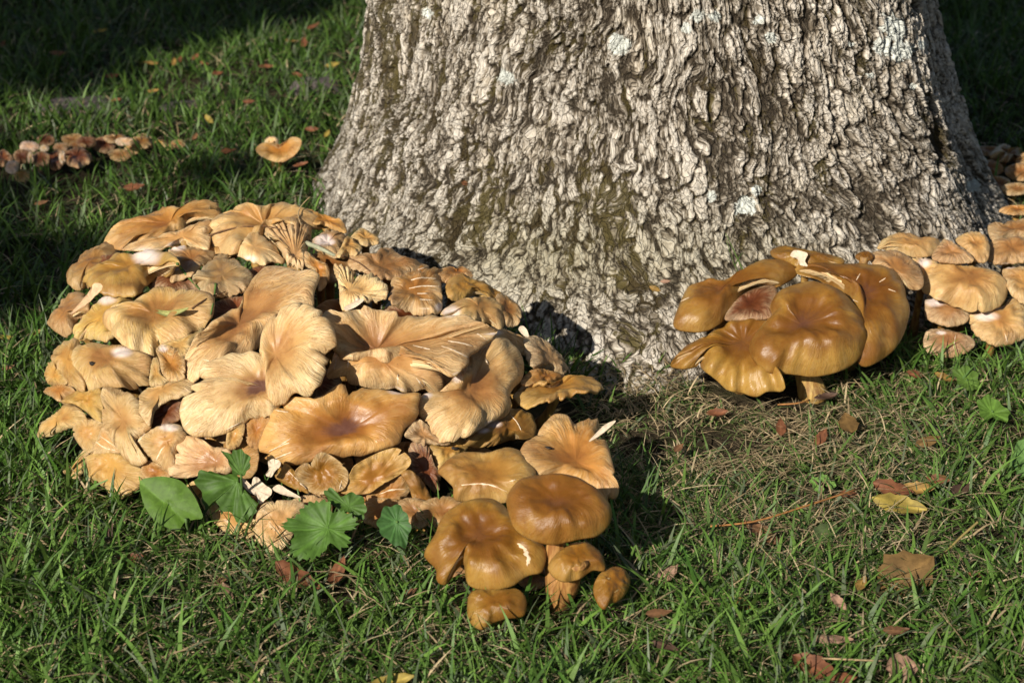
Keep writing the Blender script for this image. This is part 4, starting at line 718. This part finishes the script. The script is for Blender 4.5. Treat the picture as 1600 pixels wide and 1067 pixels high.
mallow('drooping lobed green leaf next to the heart shaped one', 9, serr([(20, 700), (80, 608), (200, 635), (385, 660), (410, 770), (500, 840), (552, 900), (530, 975), (430, 1052), (370, 1040), (330, 965), (250, 950), (190, 850), (110, 970), (90, 820)], 2, .05), (375, 700), .048, (0, -.95, .6), (362, 862))
mallow('broad serrated lobed green leaf in front of the heap', 'Q', serr3([(798, 465), (880, 415), (920, 365), (980, 338), (1060, 340), (1062, 400), (1130, 390), (1200, 440), (1195, 490), (1130, 500), (1172, 560), (1110, 605), (1060, 560), (1000, 640), (930, 662), (858, 640), (838, 590), (870, 520), (810, 492)]), (1040, 482), .04, (-.05, -.9, .8), (516, 880), (.068, .14, .022))
mallow('curly lobed green leaf behind the broad serrated leaf', 'Q', serr([(1020, 290), (1060, 275), (1110, 320), (1170, 295), (1230, 330), (1242, 400), (1220, 445), (1160, 410), (1110, 400), (1040, 340)]), (1150, 370), .048, (.1, -.8, .8), (548, 858))
mallow('dark lobed leaf in the shade of the ear shaped cap', 'Q', serr([(1295, 450), (1340, 368), (1420, 366), (1462, 430), (1475, 490), (1440, 592), (1370, 565), (1310, 505)]), (1400, 450), .036, (.1, -.9, .7), (628, 870), (.05, .12, .03))
mallow('round green weed leaf in the lawn beside the tan caps', 'E', serr([(1250, 745), (1310, 728), (1355, 760), (1362, 825), (1310, 830), (1270, 800)]), (1310, 785), .018, (0, -.6, 1), (1512, 610), (.085, .15, .025))
mallow('bright green notched weed leaf lower in the lawn', 'E', serr([(1350, 870), (1400, 845), (1450, 880), (1490, 925), (1470, 965), (1415, 945), (1380, 965), (1360, 920)]), (1415, 915), .018, (0, -.6, 1), (1552, 660), (.09, .17, .025))
mallow('pale green weed leaf at the lawn edge past the tan caps', 0, serr([(1578, 720), (1590, 690), (1612, 680), (1630, 700), (1620, 740), (1590, 745)]), (1602, 712), .02, (0, -.6, 1), (1604, 740), (.10, .19, .05))
for k, (x, y) in enumerate(((1272, 752), (1287, 748), (1298, 758), (1280, 765))):
    a = serr([(x-8, y), (x-3, y-7), (x+6, y-6), (x+9, y+1), (x+2, y+7)], 1)
    mallow('tiny clover-like leaflet in the patch of dry lawn', 0, a, (x, y), .012, (0, -.6, 1), (x, y+12), (.13, .24, .05))
for k, (x, y) in enumerate(((1052, 866), (1066, 860), (1074, 872), (1060, 878))):
    a = serr([(x-7, y), (x-3, y-9), (x+5, y-7), (x+9, y+2), (x+1, y+8)], 1, .2)
    mallow('tiny feathery green leaflet next to the front cluster shadow', 0, a, (x, y), .016, (0, -.7, 1), (x, y+16), (.10, .2, .04))
# pale leaf sliver lying on the wide flat cap
h = hit(265, 487)
if h:
    r, C, R = sheet('fallen_leaf', 'pale green curled leaf sliver on the wide flat tan cap', 1, [(955, 945), (1040, 985), (1150, 1000), (1250, 985), (1322, 975), (1250, 1020), (1160, 1050), (1080, 1030), (1000, 985)], (1130, 1010), h[0]-ray(265, 487)*.004, (h[1]+Vector((0, -.3, .2))).normalized(), (.42, .42, .16), M_DRY, 'leaf', NR=5, NS=36, cup=.15)
# pale gill scraps torn off
def scrap(label, poly, c, lift_pt=None, pleat=.1, col=(.66, .54, .40)):
    hh = hit(*c); P0 = (hh[0]-ray(*c)*.006) if hh else at_y(c[0], c[1], 1.37); nn = (hh[1]+Vector((0, -1, .4))) if hh else Vector((0, -1, .8))
    r, C, R = sheet('gill_scrap', label, 0, poly, c, P0, nn, col, M_DRY, 'mushroom scrap', NR=7, NS=60, cup=.1, rip=pleat)
scrap('white ridged gill scrap leaning on the lobed leaf', [(374, 751), (382, 748), (392, 757), (396, 747), (404, 746), (408, 752), (414, 757), (425, 766), (421, 776), (413, 782), (405, 788), (400, 775), (388, 768)], (400, 765), pleat=.10)
scrap('white crumpled flesh scrap below the big honey cap', [(419, 722), (426, 717), (437, 720), (438, 728), (430, 736), (424, 745), (415, 742), (420, 733)], (428, 728))
scrap('pink white torn strip behind the lobed leaf', [(426, 764), (436, 757), (450, 765), (470, 777), (462, 777), (440, 772)], (447, 769), pleat=.03)
scrap('pale curled scrap on the dull brown cap', [(110, 491), (128, 470), (140, 455), (146, 444), (158, 444), (160, 452), (150, 462), (138, 474), (122, 485)], (140, 466), pleat=.04, col=(.72, .48, .28))
scrap('white flesh flake in the shade by the root', [(810, 514), (816, 509), (823, 515), (826, 526), (818, 524)], (818, 517), pleat=.03)
scrap('white torn strip sticking out from the split cap', [(920, 690), (932, 676), (946, 663), (962, 657), (956, 665), (938, 680)], (940, 675), pleat=.02)
scrap('white rectangular flesh strip at the funnel cap edge', [(538, 480), (552, 472), (565, 467), (568, 470), (555, 480), (541, 485)], (553, 476), pleat=.01)
scrap('creamy torn flesh bit on the slim cap by the bark', [(1235, 400), (1240, 392), (1250, 392), (1262, 397), (1258, 408), (1262, 416), (1250, 414), (1246, 405)], (1250, 402), pleat=.04)
scrap('pale frayed flesh below the leaning honey cap', [(925, 950), (930, 930), (936, 925), (944, 946), (946, 962), (934, 968)], (935, 945), pleat=.05, col=(.7, .5, .33))

# ------------------------------------------------------------------ fallen leaves
LC = dict(rust=(.17, .066, .03), brown=(.17, .085, .04), dark=(.08, .045, .03), yellow=(.28, .21, .045), gold=(.25, .15, .04), green=(.09, .12, .045), pinkish=(.30, .18, .12), olive=(.15, .088, .03))
def litter(x, y, L, ang, col, label, curl=.4, wid=.42, z=.013, group='fallen leaves on the lawn', tilt=None):
    C = at_z(x, y, z); px = (C-CP).length/F; ln = L*px*1.08; a = math.radians(ang); V = []; nu, nv = 11, 7; cols = []
    tl = tilt if tilt is not None else (random.uniform(-.3, .3), random.uniform(.25, .7)); n_ = Vector((tl[0], -tl[1], 1)).normalized()
    ux = Vector((1, 0, 0)); ux = (ux-n_*ux.dot(n_)).normalized(); uy = n_.cross(ux); A = ux*math.cos(a)+uy*math.sin(a); Bv = n_.cross(A); base = np.array(LC[col]); ph = random.random()*6
    for i in range(nu):
        t = i/(nu-1); w = wid*ln*.5*(math.sin(math.pi*t**.85)**.8+.02)*(1+.12*math.sin(i*2.3+ph))
        for j in range(nv):
            s = j/(nv-1)*2-1; zc = curl*ln*(.35*(t-.5)**2*4*.5+ .4*(s*w/ln)**2*6) + .03*ln*math.sin(5*t+ph+2*s)
            V.append(A*((t-.5)*ln)+Bv*(s*w)+n_*zc); f = .75+.5*random.random(); f *= 1.35 if j == 3 else 1; f *= .85+.3*math.sin(t*4+ph+s)**2; cols.append([*(base*f), 1])
    V += [A*(-.5*ln-.16*ln*k)+Bv*(.03*ln*k*k*(1 if q else .6))-n_*(.02*ln*k) for k in (0, .5, 1) for q in (0, 1)]; cols += [[*(base*.7), 1]]*6
    Fc = grid_faces(nv, nu)+[(nu*nv, nu*nv+1, nu*nv+3, nu*nv+2), (nu*nv+2, nu*nv+3, nu*nv+5, nu*nv+4)]
    me = mesh('fallen_leaf', V, Fc); attr(me, 'col', cols, 'FLOAT_COLOR')
    if label in (RU, BK):
        nm = dict(rust='rust red', brown='dull brown', dark='dark brown', yellow='yellow', gold='golden brown', green='green', pinkish='pinkish brown', olive='olive brown')[col]
        if label == BK: wh = 'on the far lawn near the trunk' if x > 400 else 'on the far lawn beside the strewn heap' if y > 190 else 'in the shaded far lawn behind the strewn heap'
        else: wh = 'in the lush grass before the heap' if x < 700 else 'in the dry grass under the golden caps' if y < 720 else 'in the patchy lawn right of the front cluster' if y < 860 else 'in the green lawn around the large round leaf'
        wh = wh.replace('right of', 'past'); label = ('small ' if L < 32 else '')+nm+' curled leaf fallen '+wh
    tag(link('fallen_leaf', me, M_DRY, None, C), label, 'leaf', group)
RU = 'curled rust brown fallen leaf lying in the lawn'; BK = 'small dull leaf fallen on the far shaded lawn'
for a in ((465, 903, 78, -28, 'rust', 'smooth rust brown leaf before the broad serrated leaf', .5), (528, 893, 50, 70, 'rust', 'upright rust leaf scrap behind the broad serrated leaf stalk', .6), (1418, 898, 92, 32, 'olive', 'large round brown leaf with yellowed base on the lawn', .2, .8), (1190, 833, 62, -35, 'brown', 'folded brown leaf at the tip of the orange straw', .4),
          (1325, 662, 46, 95, 'olive', 'olive brown leaf standing in the dry grass', .2, .6), (1220, 668, 34, 85, 'rust', RU), (1283, 684, 36, 60, 'rust', RU), (1405, 788, 78, -16, 'yellow', 'bright yellow and red leaf in the dry lawn', .2), (1396, 764, 60, -22, 'rust', RU), (1432, 764, 52, -12, 'gold', 'golden leaf touching the yellow and red leaf'), (1467, 749, 36, -10, 'rust', RU),
          (1290, 834, 56, 55, 'green', 'dark green fallen leaf on the lawn', .2, .6), (1325, 772, 30, 10, 'rust', RU), (1275, 1045, 80, -40, 'rust', 'twisted orange leaf at the front of the lawn', .6), (1312, 1060, 50, 0, 'rust', RU), (1410, 1043, 52, 12, 'pinkish', 'pinkish brown leaf at the front of the lawn', .3, .7), (1345, 912, 34, 60, 'gold', RU), (1160, 944, 44, -20, 'gold', 'gold spotted leaf in the grass beyond the front cluster'), (1310, 940, 34, -55, 'pinkish', RU),
          (1040, 900, 50, 40, 'pinkish', 'wilted pinkish leaf beside the front cluster shadow', .5), (1030, 958, 40, 10, 'brown', RU), (1300, 998, 66, 5, 'pinkish', 'flat straw pink leaf in the lawn', .1, .25), (610, 1064, 70, 5, 'yellow', 'bright yellow leaf at the very front of the grass', .2, .35), (165, 845, 56, 70, 'dark', 'dark twisted stalk leaf in the lush grass', .8, .25), (203, 873, 42, 8, 'rust', RU),
          (355, 925, 34, -60, 'pinkish', RU), (350, 905, 30, 30, 'brown', RU), (20, 880, 50, -10, 'brown', RU), (1525, 898, 24, -20, 'rust', RU), (1400, 985, 40, 10, 'brown', RU), (1190, 905, 30, 40, 'gold', RU), (1040, 1010, 40, -30, 'dark', RU), (640, 925, 26, 30, 'brown', RU), (1500, 765, 44, 40, 'dark', RU), (1450, 690, 40, 20, 'olive', RU), (1330, 560, 30, 10, 'rust', RU), (1475, 590, 34, -15, 'gold', RU), (1430, 585, 30, 0, 'rust', RU), (1120, 645, 34, 10, 'rust', RU), (1060, 700, 24, 50, 'brown', RU), (1290, 620, 36, 15, 'dark', RU)):
    litter(a[0], a[1], a[2], a[3], a[4], a[5], *(a[6:]))
for x, y, L, g, c in ((280, 95, 22, 80, 'rust'), (305, 90, 20, 60, 'rust'), (272, 98, 20, 90, 'gold'), (340, 115, 20, 20, 'rust'), (325, 187, 26, -40, 'yellow'), (490, 42, 26, 40, 'rust'), (475, 68, 26, 90, 'rust'), (520, 103, 30, 5, 'yellow'), (455, 65, 22, 20, 'gold'), (415, 105, 26, 20, 'rust'), (235, 100, 26, 10, 'gold'), (175, 120, 26, 10, 'rust'), (357, 237, 30, 15, 'rust'), (487, 203, 26, 0, 'rust'), (511, 210, 20, 70, 'yellow'),
                      (210, 293, 36, 10, 'rust'), (470, 258, 26, 10, 'rust'), (390, 160, 24, -10, 'rust'), (155, 50, 26, 20, 'yellow'), (240, 143, 24, -10, 'gold'), (90, 85, 30, 20, 'brown'), (5, 70, 20, 80, 'rust'), (10, 528, 26, 10, 'yellow'), (12, 576, 26, 20, 'brown'), (65, 318, 26, 20, 'brown'), (320, 100, 18, -30, 'rust'), (465, 118, 22, -10, 'rust'), (305, 215, 22, 80, 'brown'), (60, 520, 26, 20, 'gold'), (180, 158, 24, 10, 'rust')):
    litter(x, y, L*.85, g, c, BK, z=.02, curl=.6, group='fallen leaves on the far lawn')
litter(1040, 440, 16, 0, 'pinkish', 'tiny pink scrap of leaf on the root', z=.10); litter(1024, 452, 20, -30, 'gold', 'tiny golden leaf scrap lodged on the root', z=.10)
def ground_strand(label, pts, zs, r, mat, name='dry_straw'):
    q = crom([(*p, z) for p, z in zip(pts, zs)], False, 12); P = [at_z(*p) for p in q]; v, f = tube(P, r, 6); B = P[0].copy()
    tag(link(name, mesh(name, [x-B for x in v], f), mat, None, B), label, 'straw')
M_OSTRAW = mat_simple('orange_straw', (.42, .19, .06)); M_OLSTRAW = mat_simple('olive_straw', (.26, .20, .07))
ground_strand('long orange straw lying across the dry lawn', [(1110, 822), (1180, 814), (1260, 790), (1345, 762)], (.02, .024, .024, .02), .0008, M_OSTRAW)
ground_strand('olive straw slanting up beside the large round leaf', [(1468, 872), (1500, 840), (1528, 815)], (.006, .03, .045), .001, M_OLSTRAW)
ground_strand('pale straw lying before the large round leaf', [(1285, 1028), (1330, 1030), (1380, 1032)], (.02, .025, .02), .0007, M_STRAWTWIG)
ground_strand('orange straw under the ruffled golden cap', [(1215, 632), (1245, 630), (1265, 625)], (.012, .014, .012), .0008, M_OSTRAW)
# grass sprig standing between the bark and the drooping cap
def sprig():
    B = at_z(1187, 483, .055); B0 = Vector((B.x, B.y, 0)); root = link('grass_sprig', None, loc=B0); tag(root, 'green grass sprig rising past the drooping rolled cap edge', 'grass')
    P = [B0, B+Vector((0, 0, -.01)), at_y(1170, 452, B.y-.01), at_y(1148, 415, B.y-.02), at_y(1135, 375, B.y-.025)]
    for nm, pts, r in (('stem', P, .0012), ('blade', [P[2], at_y(1162, 425, B.y), at_y(1134, 365, B.y)], .0016), ('blade', [P[2], at_y(1182, 432, B.y), at_y(1181, 408, B.y)], .0008), ('blade', [P[3], at_y(1160, 395, B.y), at_y(1165, 400, B.y)], .0008), ('blade', [P[2], at_y(1188, 445, B.y), at_y(1200, 425, B.y)], .0008)):
        q = crom([tuple(p) for p in pts], False, 10); v, f = tube([Vector(p)-B0 for p in q], [r*(1-.8*k/9) for k in range(10)], 5); me = mesh(nm, v, f); attr(me, 'col', np.tile([.12, .18, .05, 1], (len(v), 1)), 'FLOAT_COLOR'); link(nm, me, M_GRASS, root)
sprig()
def clod(x, y, w, h_, label):
    C = at_z(x, y, 0); px = (C-CP).length/F; V = []; n_ = 28; a = np.array([(math.cos(t)*math.sin(b), math.sin(t)*math.sin(b), math.cos(b)) for b in np.linspace(0, math.pi, 14) for t in np.linspace(0, 2*math.pi, n_, endpoint=False)])
    P = a*np.array([w*px*.5, w*px*.4, h_*px*.62]); P = P*(1+.7*(fbm(P*45+x, 3, 8)-.5))[:, None]
    tag(link('soil_clod', mesh('soil_clod', P, grid_faces(n_, 14, True)), M_CLOD, None, C), label, 'soil clod')
clod(497, 145, 84, 40, 'grey brown lump of bare soil next to the trunk'); clod(130, 172, 150, 26, 'dark low lump of soil in the shaded far lawn'); clod(290, 172, 80, 20, 'small dark lump of soil amid the far grass')

# ------------------------------------------------------------------ grass
def grass(name, label, n, y0, y1, Lr, Wr, seed, dryf, seg=4, xm=1.12, bright=1.):
    r = np.random.default_rng(seed)
    Y = np.sqrt(r.random(n)*(y1**2-y0**2)+y0**2); X = (r.random(n)*2-1)*(Y*.285*xm+.06)
    P0 = np.stack([X, Y, np.zeros(n)], 1); px, py = to_px_np(P0)
    tuft = fbm(np.stack([X*11, Y*11, np.zeros(n)+seed], 1), 3, 12); fine = fbm(np.stack([X*38, Y*38, np.zeros(n)+seed], 1), 2, 14)
    dry = dryf(px, py)
    keep = (tuft*.75+fine*.75 > .50+.42*r.random(n)-.14+.10*dry)
    # nothing grows through the trunk or the heap
    phi = np.arctan2(Y-TY, X-TX); keep &= np.hypot(X-TX, Y-TY) > trunk_r(phi, np.full(n, .004))-.012
    hx, hy = (X+.165)/.235, (Y-1.585)/.195; keep &= hx*hx+hy*hy > 1
    for cx_, cy_, R_, cz in FOOT:
        if cz < .16: keep &= (X-cx_)**2+(Y-cy_-.005+(.012 if cy_ > 2 else 0))**2 > (R_*(.62 if cy_ < 2 else 1.15))**2
    X, Y, px, py, tuft, fine, dry = (a[keep] for a in (X, Y, px, py, tuft, fine, dry)); n = len(X)
    st = r.random(n) < (.08+.50*dry); L = Lr[0]+(Lr[1]-Lr[0])*r.random(n)**1.6; L = L*(.65+.8*tuft)*(1-.45*dry); L = np.where(st, L*1.0, L)
    Wd = (Wr[0]+(Wr[1]-Wr[0])*r.random(n)**1.5)*np.where(st, .55, 1)*(1-.3*dry)
    la = fbm(np.stack([X*6, Y*6, np.zeros(n)], 1), 2, 19)*8+r.normal(size=n)*2.6; lean = np.abs(r.normal(size=n))*.45+.15; lean = np.where(st, .9+.6*r.random(n), lean+.35*dry)
    bend = .3+1.2*r.random(n)
    dirx, diry = np.cos(la), np.sin(la); wa = la+math.pi/2+r.normal(size=n)*.7; wx, wy = np.cos(wa), np.sin(wa)
    gz_ = ground_z(X, Y); V = np.zeros((n, seg*2+1, 3)); cxp = X.copy(); cyp = Y.copy(); cz = gz_-.004+np.where(st, .012*r.random(n)+.004, 0)
    for k in range(seg+1):
        t = k/seg; ang = np.minimum(lean+bend*t, np.where(st, 1.62, 1.75)); w = Wd*.5*(1-t**2.2)*(.75+.5*min(t*3, 1))
        if k < seg:
            V[:, 2*k] = np.stack([cxp-wx*w, cyp-wy*w, cz], 1); V[:, 2*k+1] = np.stack([cxp+wx*w, cyp+wy*w, cz], 1)
            sl = L/seg; cxp = cxp+dirx*np.sin(ang)*sl; cyp = cyp+diry*np.sin(ang)*sl; cz = np.maximum(cz+np.cos(ang)*sl, gz_+.001)
        else: V[:, 2*k] = np.stack([cxp, cyp, cz], 1)
    m1 = seg*2+1; b = np.arange(n)*m1; T = []
    for k in range(seg-1): T += [np.stack([b+2*k, b+2*k+1, b+2*k+3], 1), np.stack([b+2*k, b+2*k+3, b+2*k+2], 1)]
    T.append(np.stack([b+2*seg-2, b+2*seg-1, b+2*seg], 1))
    me = mesh(name, V.reshape(-1, 3), np.vstack(T))
    u = r.random(n)[:, None]; v_ = r.random(n)[:, None]
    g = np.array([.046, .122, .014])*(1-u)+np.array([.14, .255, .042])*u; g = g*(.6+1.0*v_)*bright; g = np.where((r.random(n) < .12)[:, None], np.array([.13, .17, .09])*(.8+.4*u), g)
    g = g*(1-.35*dry[:, None])+np.array([.10, .115, .06])*(.35*dry[:, None])
    s_ = (np.array([.60, .48, .29])*(1-u)+np.array([.36, .26, .14])*u)*(.6+.7*v_)
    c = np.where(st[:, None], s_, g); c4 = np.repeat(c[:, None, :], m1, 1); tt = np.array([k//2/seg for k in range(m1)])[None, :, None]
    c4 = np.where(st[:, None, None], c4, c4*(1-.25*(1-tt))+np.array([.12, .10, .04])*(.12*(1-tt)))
    attr(me, 'col', np.c_[c4.reshape(-1, 3), np.ones(n*m1)], 'FLOAT_COLOR')
    tag(link(name, me, M_GRASS), label, 'grass', None, 'stuff'); print(name, n)
def dry_front(px, py):
    a = np.exp(-((px-1170)/270)**2-((py-665)/65)**2)*.85+.55*np.exp(-((px-1230)/260)**2-((py-800)/110)**2)+.3*np.exp(-((px-330)/160)**2-((py-930)/60)**2)+.9*np.exp(-((px-1040)/90)**2-((py-620)/40)**2)
    return np.clip(a+.12, 0, 1)*np.where((px < 640) & (py < 800), .3, 1)
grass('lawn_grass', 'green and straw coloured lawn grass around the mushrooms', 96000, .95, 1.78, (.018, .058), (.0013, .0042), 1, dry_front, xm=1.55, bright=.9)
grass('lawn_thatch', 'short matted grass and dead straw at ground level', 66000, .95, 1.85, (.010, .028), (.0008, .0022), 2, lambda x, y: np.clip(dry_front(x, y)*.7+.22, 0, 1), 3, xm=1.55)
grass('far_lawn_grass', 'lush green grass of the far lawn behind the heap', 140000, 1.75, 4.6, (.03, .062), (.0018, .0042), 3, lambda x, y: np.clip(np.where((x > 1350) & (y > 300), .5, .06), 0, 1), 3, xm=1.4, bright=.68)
